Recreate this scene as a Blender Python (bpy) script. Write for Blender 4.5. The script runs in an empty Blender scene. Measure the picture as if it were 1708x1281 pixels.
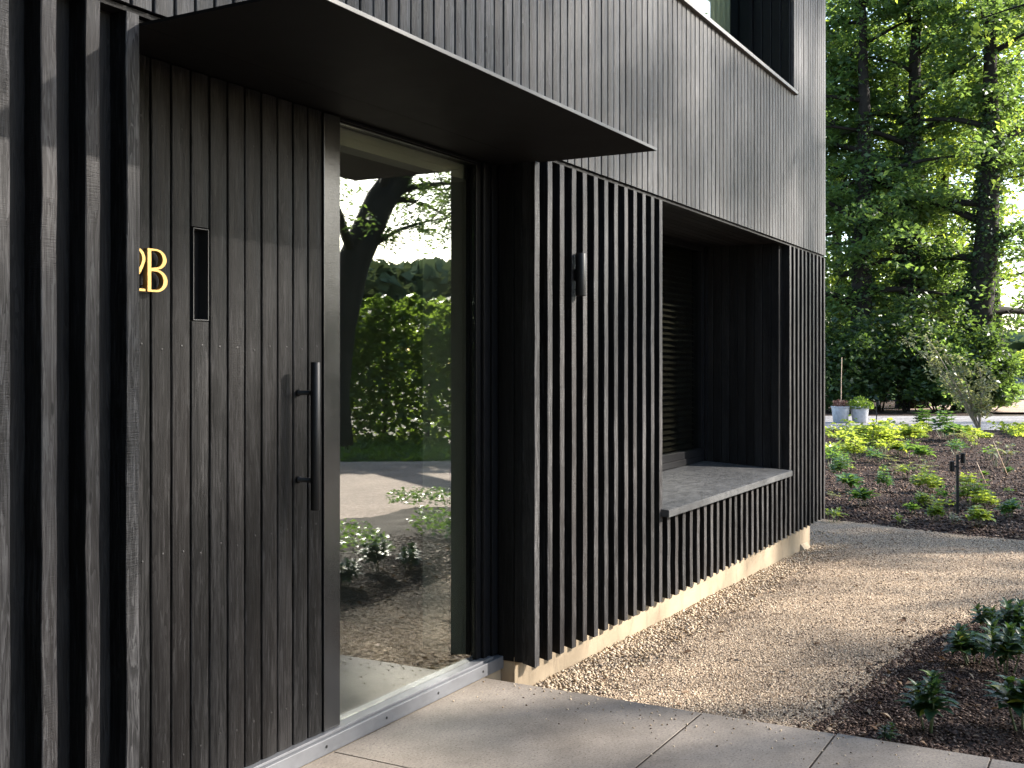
import bpy, bmesh, math, random
import numpy as np
from mathutils import Vector, Matrix

S = bpy.context.scene
COL = S.collection
R = math.radians
D = 2.6                     # distance from the camera to the front of the slats
CZ = 1.56                   # eye height above the paving
FW = (0.8742, 0.4855)       # viewing direction on the ground
RT = (0.4855, -0.8742)
FPX = 1837.0
rnd = random.Random(7)
rng = np.random.default_rng(11)

def Z(k): return CZ + k * D
def gpos(right, fwd): return (right * RT[0] + fwd * FW[0], right * RT[1] + fwd * FW[1])
def far(u, d, z=-0.2):
    x, y = gpos((u - 854) / FPX * d, d)
    return (x, y, z)
def ground_at(u, v, z):
    d = (CZ - z) * FPX / (v - 607.0)
    return far(u, d, z)

# ------------------------------------------------------------------ helpers
def tag(o, label=None, cat=None, group=None, kind=None):
    if label: o['label'] = label
    if cat: o['category'] = cat
    if group: o['group'] = group
    if kind: o['kind'] = kind
    return o

def empty(name, loc=(0, 0, 0), rz=0.0):
    o = bpy.data.objects.new(name, None)
    o.empty_display_size = 0.2
    o.location = loc
    o.rotation_euler = (0, 0, rz)
    COL.objects.link(o)
    return o

def link(name, me, mat, parent=None, smooth=False):
    o = bpy.data.objects.new(name, me)
    if mat: me.materials.append(mat)
    if smooth:
        me.polygons.foreach_set('use_smooth', [True] * len(me.polygons))
    COL.objects.link(o)
    if parent:
        o.parent = parent
    return o

def np_mesh(name, V, F):
    me = bpy.data.meshes.new(name)
    V = np.asarray(V, dtype=np.float32)
    F = np.asarray(F, dtype=np.int32)
    n = F.shape[1]
    me.vertices.add(len(V)); me.vertices.foreach_set('co', V.ravel())
    me.loops.add(F.size); me.loops.foreach_set('vertex_index', F.ravel())
    me.polygons.add(len(F))
    me.polygons.foreach_set('loop_start', np.arange(0, F.size, n, dtype=np.int32))
    try:
        me.polygons.foreach_set('loop_total', np.full(len(F), n, dtype=np.int32))
    except Exception:
        pass
    me.update(calc_edges=True)
    return me

class MB:
    def __init__(s): s.v = []; s.f = []
    def add(s, vs, fs):
        b = len(s.v); s.v += [tuple(p) for p in vs]
        s.f += [tuple(b + i for i in f) for f in fs]
    def box(s, x0, x1, y0, y1, z0, z1, c=0.0):
        if c <= 0:
            vs = [(x, y, z) for z in (z0, z1) for (x, y) in ((x0, y0), (x1, y0), (x1, y1), (x0, y1))]
            s.add(vs, [(3, 2, 1, 0), (4, 5, 6, 7), (0, 1, 5, 4), (1, 2, 6, 5), (2, 3, 7, 6), (3, 0, 4, 7)])
        else:
            bm = bmesh.new()
            bmesh.ops.create_cube(bm, size=1)
            for v in bm.verts:
                v.co = ((x0 + x1) / 2 + v.co.x * (x1 - x0), (y0 + y1) / 2 + v.co.y * (y1 - y0), (z0 + z1) / 2 + v.co.z * (z1 - z0))
            bmesh.ops.bevel(bm, geom=list(bm.edges), offset=c, segments=2, affect='EDGES', profile=0.6)
            bm.verts.index_update()
            s.add([v.co for v in bm.verts], [[v.index for v in f.verts] for f in bm.faces])
            bm.free()
    def board(s, x0, x1, y0, y1, z0, z1, c=0.003, drop=0.0, seg=8, jit=0.0006, crown=0.0):
        """vertical plank with eased front edges; its foot is cut on a slope"""
        if crown > 0:
            w_ = x1 - x0
            prof = [(x0, y1), (x0, y0 + c + crown)] + [(x0 + c + (w_ - 2 * c) * i / 6, y0 + crown * (i / 3 - 1) ** 2) for i in range(7)] + [(x1, y0 + c + crown), (x1, y1)]
        else:
            prof = [(x0, y1), (x0, y0 + c), (x0 + c, y0), (x1 - c, y0), (x1, y0 + c), (x1, y1)]
        n = len(prof); vs = []
        for k in range(seg + 1):
            t = k / seg
            jx = rnd.uniform(-jit, jit) * 1.6; jy = rnd.uniform(-jit, jit)
            for (x, y) in prof:
                zb = z0 + (y - y0) * drop
                z = zb + (z1 - zb) * t
                vs.append((x + jx + rnd.uniform(-jit, jit) * .5, y + (jy if y != y1 else 0), z))
        fs = [tuple(range(n - 1, -1, -1)), tuple(seg * n + i for i in range(n))]
        for k in range(seg):
            for i in range(n):
                j = (i + 1) % n
                fs.append((k * n + i, k * n + j, (k + 1) * n + j, (k + 1) * n + i))
        s.add(vs, fs)
    def boardX(s, x0, x1, y0, y1, z0, z1, c=0.003, faceneg=True, seg=6):
        """plank standing on a wall whose face looks along x (thin in x, wide in y)"""
        if faceneg: prof = [(x1, y0), (x1, y1), (x0 + c, y1), (x0, y1 - c), (x0, y0 + c), (x0 + c, y0)]
        else: prof = [(x0, y1), (x0, y0), (x1 - c, y0), (x1, y0 + c), (x1, y1 - c), (x1 - c, y1)]
        n = len(prof); vs = []
        for k in range(seg + 1):
            z = z0 + (z1 - z0) * k / seg
            vs += [(x, y, z) for (x, y) in prof]
        fs = [tuple(range(n - 1, -1, -1)), tuple(seg * n + i for i in range(n))]
        for k in range(seg):
            for i in range(n):
                j = (i + 1) % n
                fs.append((k * n + i, k * n + j, (k + 1) * n + j, (k + 1) * n + i))
        s.add(vs, fs)
    def tube(s, pts, rad, sides=10, cap=True):
        pts = [Vector(p) for p in pts]
        n = len(pts); b = len(s.v)
        up = None
        for i, p in enumerate(pts):
            t = (pts[min(i + 1, n - 1)] - pts[max(i - 1, 0)]).normalized()
            if up is None:
                up = t.orthogonal().normalized()
            up = (up - t * up.dot(t)).normalized()
            w = t.cross(up)
            r = rad[i] if hasattr(rad, '__len__') else rad
            for k in range(sides):
                a = 2 * math.pi * k / sides
                s.v.append(tuple(p + (up * math.cos(a) + w * math.sin(a)) * r))
        for i in range(n - 1):
            for k in range(sides):
                j = (k + 1) % sides
                s.f.append((b + i * sides + k, b + i * sides + j, b + (i + 1) * sides + j, b + (i + 1) * sides + k))
        if cap:
            s.f.append(tuple(b + k for k in range(sides - 1, -1, -1)))
            s.f.append(tuple(b + (n - 1) * sides + k for k in range(sides)))
    def lathe(s, prof, c=(0, 0, 0), sides=28):
        b = len(s.v); n = len(prof)
        for (r, z) in prof:
            for k in range(sides):
                a = 2 * math.pi * k / sides
                s.v.append((c[0] + r * math.cos(a), c[1] + r * math.sin(a), c[2] + z))
        for i in range(n - 1):
            for k in range(sides):
                j = (k + 1) % sides
                s.f.append((b + i * sides + k, b + i * sides + j, b + (i + 1) * sides + j, b + (i + 1) * sides + k))
        s.f.append(tuple(b + k for k in range(sides - 1, -1, -1)))
        s.f.append(tuple(b + (n - 1) * sides + k for k in range(sides)))
    def build(s, name, mat, parent=None, smooth=False, bevel=None, origin=None):
        me = bpy.data.meshes.new(name)
        vs = s.v
        if origin: vs = [(x - origin[0], y - origin[1], z - origin[2]) for (x, y, z) in vs]
        me.from_pydata(vs, [], s.f); me.update()
        o = link(name, me, mat, parent, smooth)
        if origin and not parent: o.location = origin
        return o

# ------------------------------------------------------------------ materials
def mat(name):
    m = bpy.data.materials.new(name); m.use_nodes = True
    nt = m.node_tree; nt.nodes.clear()
    out = nt.nodes.new('ShaderNodeOutputMaterial')
    return m, nt, out
def N(nt, t, **kw):
    n = nt.nodes.new('ShaderNode' + t)
    for k, v in kw.items():
        if k in n.inputs.keys(): n.inputs[k].default_value = v
        else: setattr(n, k, v)
    return n
def L(nt, a, b): nt.links.new(a, b)
def ramp(nt, fac, stops):
    r = nt.nodes.new('ShaderNodeValToRGB')
    e = r.color_ramp.elements
    while len(e) < len(stops): e.new(0.5)
    for i, (p, c) in enumerate(stops):
        e[i].position = p; e[i].color = (c[0], c[1], c[2], 1)
    L(nt, fac, r.inputs[0]); return r
def math_(nt, op, a, b=None, c=None):
    n = nt.nodes.new('ShaderNodeMath'); n.operation = op
    for i, x in enumerate((a, b, c)):
        if x is None: continue
        if isinstance(x, (int, float)): n.inputs[i].default_value = x
        else: L(nt, x, n.inputs[i])
    return n.outputs[0]
def mixc(nt, fac, a, b, mode='MIX'):
    n = nt.nodes.new('ShaderNodeMix'); n.data_type = 'RGBA'; n.blend_type = mode
    for i, x in ((0, fac), (6, a), (7, b)):
        if isinstance(x, (int, float)): n.inputs[i].default_value = x
        elif isinstance(x, tuple): n.inputs[i].default_value = (x[0], x[1], x[2], 1)
        else: L(nt, x, n.inputs[i])
    return n.outputs[2]
def noise(nt, vec, scale, detail=4, rough=0.55, dist=0.0):
    n = nt.nodes.new('ShaderNodeTexNoise')
    n.inputs['Scale'].default_value = scale; n.inputs['Detail'].default_value = detail
    n.inputs['Roughness'].default_value = rough; n.inputs['Distortion'].default_value = dist
    if vec is not None: L(nt, vec, n.inputs['Vector'])
    return n.outputs[0]
def vmap(nt, vec, scale=(1, 1, 1), loc=(0, 0, 0)):
    n = nt.nodes.new('ShaderNodeMapping')
    n.inputs['Scale'].default_value = scale; n.inputs['Location'].default_value = loc
    L(nt, vec, n.inputs['Vector']); return n.outputs[0]
def bump(nt, h, strength=0.3, dist=0.01, nrm=None):
    n = nt.nodes.new('ShaderNodeBump')
    n.inputs['Strength'].default_value = strength; n.inputs['Distance'].default_value = dist
    L(nt, h, n.inputs['Height'])
    if nrm is not None: L(nt, nrm, n.inputs['Normal'])
    return n.outputs[0]
def pbsdf(nt, out, col=None, rough=0.5, metal=0.0, spec=0.5):
    b = nt.nodes.new('ShaderNodeBsdfPrincipled')
    b.inputs['Metallic'].default_value = metal
    b.inputs['Specular IOR Level'].default_value = spec
    if isinstance(col, tuple): b.inputs['Base Color'].default_value = (col[0], col[1], col[2], 1)
    elif col is not None: L(nt, col, b.inputs['Base Color'])
    if isinstance(rough, (int, float)): b.inputs['Roughness'].default_value = rough
    else: L(nt, rough, b.inputs['Roughness'])
    L(nt, b.outputs[0], out.inputs[0]); return b

def wood(name, lo, mid, hi, saw=0.4, rough=(0.42, 0.62), horizontal=False, spec=0.26, pale=0.0, bstr=0.4, side=1.0):
    m, nt, out = mat(name)
    tc = N(nt, 'TexCoord'); geo = N(nt, 'NewGeometry')
    isl = geo.outputs['Random Per Island']
    sh = N(nt, 'CombineXYZ')
    L(nt, math_(nt, 'MULTIPLY', isl, 37.0), sh.inputs[0]); L(nt, math_(nt, 'MULTIPLY', isl, 23.0), sh.inputs[1]); L(nt, math_(nt, 'MULTIPLY', isl, 71.0), sh.inputs[2])
    add = N(nt, 'VectorMath', operation='ADD'); L(nt, tc.outputs['Object'], add.inputs[0]); L(nt, sh.outputs[0], add.inputs[1])
    p = add.outputs[0]
    st = (1, 1, 0.03) if not horizontal else (0.03, 1, 1)
    st2 = (1, 1, 0.14) if not horizontal else (0.14, 1, 1)
    grain = noise(nt, vmap(nt, p, st), 130, 5, 0.6, 0.6)
    figure = noise(nt, vmap(nt, p, (1, 1, 0.07) if not horizontal else (0.07, 1, 1)), 26, 3, 0.5, 1.6)
    fig = math_(nt, 'FRACT', math_(nt, 'MULTIPLY', figure, 7.0))
    blot = noise(nt, vmap(nt, p, st2), 9, 4, 0.6)
    vor = N(nt, 'TexVoronoi'); vor.inputs['Scale'].default_value = 8.0
    L(nt, vmap(nt, p, (1.6, 1.6, 0.42) if not horizontal else (0.42, 1.6, 1.6)), vor.inputs['Vector'])
    knot = ramp(nt, vor.outputs['Distance'], [(0.0, (1, 1, 1)), (0.05, (0.9, 0.9, 0.9)), (0.085, (0, 0, 0))]).outputs[0]
    g = math_(nt, 'ADD', math_(nt, 'MULTIPLY', grain, 0.5), math_(nt, 'ADD', math_(nt, 'MULTIPLY', fig, 0.20), math_(nt, 'MULTIPLY', blot, 0.50)))
    c = ramp(nt, g, [(0.44, lo), (0.60, mid), (0.77, hi)]).outputs[0]
    tone = N(nt, 'MapRange'); L(nt, isl, tone.inputs[0]); tone.inputs[3].default_value = 0.58; tone.inputs[4].default_value = 1.32
    hv = N(nt, 'HueSaturation'); L(nt, c, hv.inputs['Color']); L(nt, tone.outputs[0], hv.inputs['Value'])
    c = mixc(nt, math_(nt, 'MULTIPLY', math_(nt, 'FRACT', math_(nt, 'MULTIPLY', isl, 17.3)), 0.30), hv.outputs[0], (hi[0] * .62, hi[1] * .52, hi[2] * .48))
    if pale > 0:    # raised grain rubbed pale along the edges of the latewood
        fl = ramp(nt, noise(nt, vmap(nt, p, (1, 1, 0.10) if not horizontal else (.1, 1, 1)), 70, 3, 0.7, 0.4), [(0.56, (0, 0, 0)), (0.68, (1, 1, 1))]).outputs[0]
        c = mixc(nt, math_(nt, 'MULTIPLY', fl, pale), c, (hi[0] * 1.5, hi[1] * 1.5, hi[2] * 1.5))
    c = mixc(nt, math_(nt, 'MULTIPLY', knot, 0.8), c, (0.005, 0.0045, 0.0045))
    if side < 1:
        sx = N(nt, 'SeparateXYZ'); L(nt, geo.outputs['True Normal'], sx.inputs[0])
        c = mixc(nt, math_(nt, 'GREATER_THAN', math_(nt, 'ABSOLUTE', sx.outputs[0]), 0.8), c, mixc(nt, 1.0, c, (side, side, side), 'MULTIPLY'))  # faces looking sideways are darkened: their shade is put into the colour
    rr = N(nt, 'MapRange'); L(nt, grain, rr.inputs[0]); rr.inputs[1].default_value = 0.3; rr.inputs[2].default_value = 0.7
    rr.inputs[3].default_value = rough[0]; rr.inputs[4].default_value = rough[1]
    b = pbsdf(nt, out, c, rr.outputs[0], spec=spec)
    h = math_(nt, 'ADD', math_(nt, 'MULTIPLY', grain, 1.0), math_(nt, 'MULTIPLY', fig, 0.25))
    if saw > 0:
        zst = (0.4, 0.4, 6.0) if not horizontal else (6.0, .4, .4)
        sw = noise(nt, vmap(nt, p, zst), 46, 2, 0.5, 0.2)
        msk = ramp(nt, noise(nt, vmap(nt, p, (1, 1, 0.5)), 3.2, 2), [(0.42, (0, 0, 0)), (0.6, (1, 1, 1))]).outputs[0]
        h = math_(nt, 'ADD', h, math_(nt, 'MULTIPLY', math_(nt, 'MULTIPLY', sw, msk), saw * 1.6))
    h = math_(nt, 'SUBTRACT', h, math_(nt, 'MULTIPLY', knot, 0.5))
    L(nt, bump(nt, h, bstr, 0.004), b.inputs['Normal'])
    return m

M = {}
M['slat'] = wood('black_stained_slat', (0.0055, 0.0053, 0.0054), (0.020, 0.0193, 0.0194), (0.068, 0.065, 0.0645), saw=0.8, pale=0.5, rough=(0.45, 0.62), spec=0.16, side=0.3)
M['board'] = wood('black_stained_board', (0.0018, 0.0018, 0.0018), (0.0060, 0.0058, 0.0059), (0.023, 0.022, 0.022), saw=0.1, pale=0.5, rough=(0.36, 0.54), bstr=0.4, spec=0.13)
M['upper'] = wood('weathered_black_board', (0.010, 0.0098, 0.0099), (0.030, 0.0293, 0.0295), (0.078, 0.0775, 0.079), saw=0.1, pale=0.28, rough=(0.46, 0.62), bstr=0.3, spec=0.2)
M['backing'] = wood('backing_board', (0.006, 0.0057, 0.0057), (0.012, 0.0115, 0.0115), (0.022, 0.021, 0.021), saw=0.0, rough=(0.5, 0.7), spec=0.12)
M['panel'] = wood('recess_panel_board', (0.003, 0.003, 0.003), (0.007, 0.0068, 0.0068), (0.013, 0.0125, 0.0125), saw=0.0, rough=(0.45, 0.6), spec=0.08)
M['niche'] = wood('niche_board', (0.005, 0.0048, 0.0048), (0.012, 0.0115, 0.0115), (0.022, 0.021, 0.021), saw=0.0, rough=(0.5, 0.65), spec=0.08)

def simple(name, col, rough=0.5, metal=0.0, var=0.15, scale=6.0, bmp=0.0, spec=0.5, bscale=200):
    m, nt, out = mat(name)
    tc = N(nt, 'TexCoord')
    n1 = noise(nt, tc.outputs['Object'], scale, 5, 0.6)
    lo = tuple(c * (1 - var) for c in col); hi = tuple(min(1, c * (1 + var)) for c in col)
    c = ramp(nt, n1, [(0.3, lo), (0.7, hi)]).outputs[0]
    rr = N(nt, 'MapRange'); L(nt, n1, rr.inputs[0]); rr.inputs[3].default_value = max(0.02, rough - 0.08); rr.inputs[4].default_value = rough + 0.08
    b = pbsdf(nt, out, c, rr.outputs[0], metal, spec)
    if bmp > 0: L(nt, bump(nt, noise(nt, tc.outputs['Object'], bscale, 3), bmp, 0.002), b.inputs['Normal'])
    return m
M['black_metal'] = simple('black_powder_coat', (0.008, 0.008, 0.0085), 0.48, 0.0, 0.12, 9, 0.06, 0.3, 500)
M['stile'] = simple('anthracite_coated_metal', (0.09, 0.091, 0.094), 0.24, 0.9, 0.06, 5, 0.04, 0.5, 400)
M['canopy'] = simple('black_canopy_sheet', (0.006, 0.0055, 0.0052), 0.6, 0.0, 0.1, 3, 0.0, 0.1)
M['canopy_edge'] = simple('canopy_edge_metal', (0.055, 0.054, 0.053), 0.45, 0.3, 0.1, 6)
M['frame'] = simple('window_frame_black', (0.006, 0.006, 0.0068), 0.4, 0.0, 0.1, 5, 0.0, 0.15)
M['zinc'] = simple('galvanised_steel', (0.125, 0.127, 0.135), 0.5, 0.4, 0.16, 9, 0.05)
M['sillmetal'] = simple('window_ledge_metal', (0.13, 0.122, 0.117), 0.5, 0.3, 0.1, 6)
M['nail'] = simple('weathered_nail', (0.016, 0.015, 0.014), 0.6, 0.2)
M['slotframe'] = simple('slot_frame_metal', (0.045, 0.045, 0.046), 0.45, 0.5)
M['brass'] = simple('brushed_brass', (0.50, 0.325, 0.115), 0.38, 0.75, 0.06, 30, 0.08, 0.5, 600)
M['render'] = simple('cream_plinth_render', (0.26, 0.205, 0.14), 0.85, 0.0, 0.09, 3.5, 0.25, 0.3, 300)
def plinth_mat():
    m, nt, out = mat('cream_plinth_render'); tc = N(nt, 'TexCoord'); p = tc.outputs['Object']
    n1 = noise(nt, p, 3.0, 6, 0.65)
    c = ramp(nt, n1, [(0.3, (0.225, 0.175, 0.118)), (0.7, (0.29, 0.232, 0.16))]).outputs[0]
    st = noise(nt, vmap(nt, p, (1, 1, .35)), 7, 6, 0.7)
    c = mixc(nt, ramp(nt, st, [(0.52, (0, 0, 0)), (0.72, (.7, .7, .7))]).outputs[0], c, (0.13, 0.098, 0.066))
    b = pbsdf(nt, out, c, 0.85, spec=0.2); L(nt, bump(nt, noise(nt, p, 160, 4), 0.35, 0.002), b.inputs['Normal']); return m
M['render'] = plinth_mat()
M['inside'] = simple('pale_inside_plaster', (0.66, 0.65, 0.63), 0.8, 0.0, 0.04, 2)
M['inside_mid'] = simple('greige_hall_plaster', (0.30, 0.285, 0.26), 0.8, 0.0, 0.06, 2)
M['inside_dark'] = simple('dim_inside_wall', (0.16, 0.145, 0.13), 0.8, 0.0, 0.08, 2)
M['inside_floor'] = simple('inside_floor', (0.06, 0.058, 0.052), 0.5, 0.0, 0.08, 3)
M['blind'] = simple('bronze_blind', (0.04, 0.031, 0.024), 0.45, 0.3, 0.1, 6)
M['pot'] = simple('grey_zinc_pot', (0.36, 0.37, 0.40), 0.6, 0.1, 0.22, 10, 0.1)
M['cane'] = simple('bamboo_cane', (0.52, 0.36, 0.24), 0.6, 0, 0.15, 20)
M['bark'] = simple('tree_bark', (0.017, 0.014, 0.011), 0.9, 0, 0.45, 7, 0.9, 0.2, 16)
M['stem'] = simple('green_stem', (0.10, 0.12, 0.05), 0.6, 0, 0.2, 12)
M['twig'] = simple('pale_twig', (0.22, 0.17, 0.12), 0.7, 0, 0.2, 20)
M['post'] = simple('weathered_post', (0.22, 0.17, 0.13), 0.85, 0, 0.3, 14, 0.3, 0.3, 60)
M['fence'] = simple('grey_fence_timber', (0.19, 0.20, 0.22), 0.8, 0, 0.25, 3)
M['roof'] = simple('flat_roof', (0.06, 0.06, 0.06), 0.9)

# ledge of the window seat: honed grey stone with smears
def stone_seat():
    m, nt, out = mat('grey_stone_seat'); tc = N(nt, 'TexCoord'); p = tc.outputs['Object']
    n1 = noise(nt, vmap(nt, p, (1, 1, 1)), 3.0, 6, 0.62, 0.3); n2 = noise(nt, vmap(nt, p, (1, 3, 1)), 9, 5, 0.6)
    c = ramp(nt, n1, [(0.3, (0.032, 0.0325, 0.034)), (0.55, (0.044, 0.0445, 0.0455)), (0.75, (0.066, 0.065, 0.065))]).outputs[0]
    r = N(nt, 'MapRange'); L(nt, n2, r.inputs[0]); r.inputs[1].default_value = .3; r.inputs[2].default_value = .7; r.inputs[3].default_value = 0.32; r.inputs[4].default_value = 0.6
    b = pbsdf(nt, out, c, r.outputs[0]); L(nt, bump(nt, n2, 0.08, 0.003), b.inputs['Normal'])
    return m
M['seat'] = stone_seat()

def glass(name, refl, tint=(0.55, 0.58, 0.53), floor=0.1):
    """coated double glazing: mirror layer by angle over a tinted clear layer"""
    m, nt, out = mat(name)
    lw = N(nt, 'LayerWeight'); lw.inputs['Blend'].default_value = 0.42
    f = N(nt, 'MapRange'); L(nt, lw.outputs['Facing'], f.inputs[0]); f.inputs[3].default_value = floor; f.inputs[4].default_value = refl
    g = N(nt, 'BsdfGlossy'); g.inputs['Roughness'].default_value = 0.01; g.inputs['Color'].default_value = (0.95, 0.97, 0.95, 1)
    tc = N(nt, 'TexCoord')
    L(nt, bump(nt, noise(nt, tc.outputs['Object'], 1.6, 2, 0.5), 0.012, 0.02), g.inputs['Normal'])
    t = N(nt, 'BsdfTransparent'); t.inputs['Color'].default_value = (*tint, 1)
    mx = N(nt, 'MixShader'); L(nt, f.outputs[0], mx.inputs[0]); L(nt, t.outputs[0], mx.inputs[1]); L(nt, g.outputs[0], mx.inputs[2])
    L(nt, mx.outputs[0], out.inputs[0]); return m
M['glass'] = glass('entrance_glass', 0.60, (0.82, 0.84, 0.78))
M['glass_up'] = glass('upstairs_glass', 0.42, (0.8, 0.85, 0.78))
M['glass_seat'] = glass('bay_glass', 0.34, (0.75, 0.77, 0.72), 0.06)

def concrete():
    m, nt, out = mat('paving_concrete'); tc = N(nt, 'TexCoord'); p = tc.outputs['Object']
    n1 = noise(nt, p, 2.6, 8, 0.68); n2 = noise(nt, p, 95, 4, 0.75)
    c = ramp(nt, n1, [(0.3, (0.125, 0.103, 0.082)), (0.5, (0.195, 0.163, 0.131)), (0.72, (0.26, 0.22, 0.18))]).outputs[0]
    sp = ramp(nt, n2, [(0.34, (0.45, 0.43, 0.42)), (0.47, (1, 1, 1)), (0.56, (1.0, 1.0, 1.0)), (0.68, (1.4, 1.37, 1.33))]).outputs[0]
    c = mixc(nt, 1.0, c, sp, 'MULTIPLY')
    v = N(nt, 'TexVoronoi'); v.inputs['Scale'].default_value = 42; L(nt, p, v.inputs['Vector'])
    pit = ramp(nt, v.outputs['Distance'], [(0.0, (1, 1, 1)), (0.09, (1, 1, 1)), (0.15, (0, 0, 0))]).outputs[0]
    sel = math_(nt, 'GREATER_THAN', noise(nt, p, 19, 2), 0.5)
    pit = math_(nt, 'MULTIPLY', pit, sel)
    c = mixc(nt, pit, c, (0.055, 0.045, 0.04))
    b = pbsdf(nt, out, c, 0.72, spec=0.35)
    h = math_(nt, 'SUBTRACT', math_(nt, 'MULTIPLY', n2, 0.5), pit)
    L(nt, bump(nt, h, 0.5, 0.003), b.inputs['Normal']); return m
M['paving'] = concrete()

def gravel(name, sc, a, b_, c_, bs=0.9, dark=(0.07, 0.055, 0.045)):
    m, nt, out = mat(name); tc = N(nt, 'TexCoord'); p = tc.outputs['Object']
    v = N(nt, 'TexVoronoi'); v.inputs['Scale'].default_value = sc; L(nt, p, v.inputs['Vector'])
    w = N(nt, 'SeparateColor'); L(nt, v.outputs['Color'], w.inputs[0])
    c = ramp(nt, w.outputs[0], [(0.0, a), (0.5, b_), (1.0, c_)]).outputs[0]
    e = ramp(nt, v.outputs['Distance'], [(0.30, (0, 0, 0)), (0.62, (1, 1, 1))]).outputs[0]
    c = mixc(nt, math_(nt, 'MULTIPLY', e, 0.75), c, dark)
    big = noise(nt, p, 1.1, 5, 0.6)
    c = mixc(nt, 1.0, c, ramp(nt, big, [(0.3, (0.70, 0.67, 0.64)), (0.5, (0.98, 0.97, 0.95)), (0.7, (1.18, 1.17, 1.14))]).outputs[0], 'MULTIPLY')
    b = pbsdf(nt, out, c, 0.85, spec=0.12)
    h = math_(nt, 'SUBTRACT', 1.0, v.outputs['Distance'])
    L(nt, bump(nt, h, bs, 0.008), b.inputs['Normal']); return m
M['gravel'] = gravel('buff_gravel', 105, (0.235, 0.165, 0.105), (0.44, 0.33, 0.222), (0.66, 0.525, 0.385))
M['driveway'] = gravel('pink_clay_drive', 30, (0.33, 0.24, 0.20), (0.42, 0.31, 0.26), (0.5, 0.39, 0.33), 0.3, (0.2, 0.15, 0.12))
M['road'] = gravel('grey_brick_road', 14, (0.20, 0.20, 0.21), (0.27, 0.265, 0.27), (0.36, 0.35, 0.35), 0.3, (0.13, 0.12, 0.12))
M['soil'] = gravel('bark_mulch_soil', 55, (0.022, 0.013, 0.0095), (0.048, 0.029, 0.022), (0.09, 0.057, 0.042), 1.0, (0.012, 0.008, 0.006))
M['joint'] = simple('dark_joint_sand', (0.03, 0.022, 0.017), 0.9, 0, 0.4, 60, 0.3, 0.1)
M['grass_ground'] = gravel('rough_turf', 24, (0.05, 0.085, 0.022), (0.07, 0.12, 0.028), (0.11, 0.16, 0.04), 0.8, (0.03, 0.05, 0.012))
M['ground'] = gravel('bare_earth', 20, (0.07, 0.055, 0.042), (0.10, 0.08, 0.06), (0.13, 0.11, 0.08), 0.6, (0.05, 0.04, 0.03))

def island_mat(name, stops, rough=0.8, spec=0.12):
    m, nt, out = mat(name); geo = N(nt, 'NewGeometry')
    c = ramp(nt, geo.outputs['Random Per Island'], stops).outputs[0]
    tc = N(nt, 'TexCoord')
    c = mixc(nt, 1.0, c, ramp(nt, noise(nt, tc.outputs['Object'], 120, 3), [(0.3, (0.75, 0.75, 0.75)), (0.7, (1.15, 1.15, 1.15))]).outputs[0], 'MULTIPLY')
    pbsdf(nt, out, c, rough, spec=spec); return m
M['pebble'] = island_mat('buff_pebble', [(0.0, (0.27, 0.195, 0.125)), (0.35, (0.40, 0.305, 0.205)), (0.7, (0.49, 0.40, 0.29)), (1.0, (0.20, 0.155, 0.12))])
M['grit'] = island_mat('buff_grit', [(0.0, (0.24, 0.17, 0.11)), (0.3, (0.47, 0.355, 0.24)), (0.65, (0.68, 0.555, 0.415)), (0.82, (0.15, 0.10, 0.07)), (1.0, (0.07, 0.05, 0.04))])
M['chip'] = island_mat('bark_chip', [(0.0, (0.026, 0.015, 0.011)), (0.55, (0.068, 0.040, 0.029)), (0.85, (0.125, 0.078, 0.057)), (1.0, (0.30, 0.215, 0.16))], 0.75)

def leaf_mat(name, stops, trans, tfac=0.4, rough=0.42, spec=0.45):
    m, nt, out = mat(name); geo = N(nt, 'NewGeometry')
    isl = geo.outputs['Random Per Island']
    c = ramp(nt, isl, stops).outputs[0]
    b = nt.nodes.new('ShaderNodeBsdfPrincipled'); L(nt, c, b.inputs['Base Color'])
    b.inputs['Roughness'].default_value = rough; b.inputs['Specular IOR Level'].default_value = spec
    t = N(nt, 'BsdfTranslucent'); L(nt, ramp(nt, isl, [(0.0, tuple(x * 0.7 for x in trans)), (1.0, trans)]).outputs[0], t.inputs[0])
    mx = N(nt, 'MixShader'); mx.inputs[0].default_value = tfac
    L(nt, b.outputs[0], mx.inputs[1]); L(nt, t.outputs[0], mx.inputs[2]); L(nt, mx.outputs[0], out.inputs[0])
    return m
M['leaf_tree'] = leaf_mat('broad_tree_leaf', [(0, (0.028, 0.060, 0.026)), (0.6, (0.046, 0.092, 0.034)), (1, (0.08, 0.135, 0.04))], (0.26, 0.40, 0.07), 0.44)
M['leaf_bright'] = leaf_mat('sunny_leaf', [(0, (0.07, 0.12, 0.025)), (0.6, (0.10, 0.165, 0.03)), (1, (0.17, 0.21, 0.035))], (0.46, 0.58, 0.07), 0.52)
M['leaf_dark'] = leaf_mat('dark_shrub_leaf', [(0, (0.018, 0.038, 0.017)), (0.7, (0.03, 0.058, 0.022)), (1, (0.055, 0.09, 0.027))], (0.16, 0.26, 0.04), 0.36)
M['leaf_hedge'] = leaf_mat('hedge_leaf', [(0, (0.04, 0.085, 0.016)), (0.7, (0.065, 0.125, 0.02)), (1, (0.10, 0.16, 0.03))], (0.30, 0.44, 0.05), 0.45)
M['leaf_glossy'] = leaf_mat('glossy_garden_leaf', [(0, (0.010, 0.030, 0.014)), (0.7, (0.018, 0.048, 0.019)), (0.93, (0.055, 0.115, 0.028)), (1, (0.30, 0.26, 0.03))], (0.18, 0.32, 0.05), 0.2, 0.42, 0.3)
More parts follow.
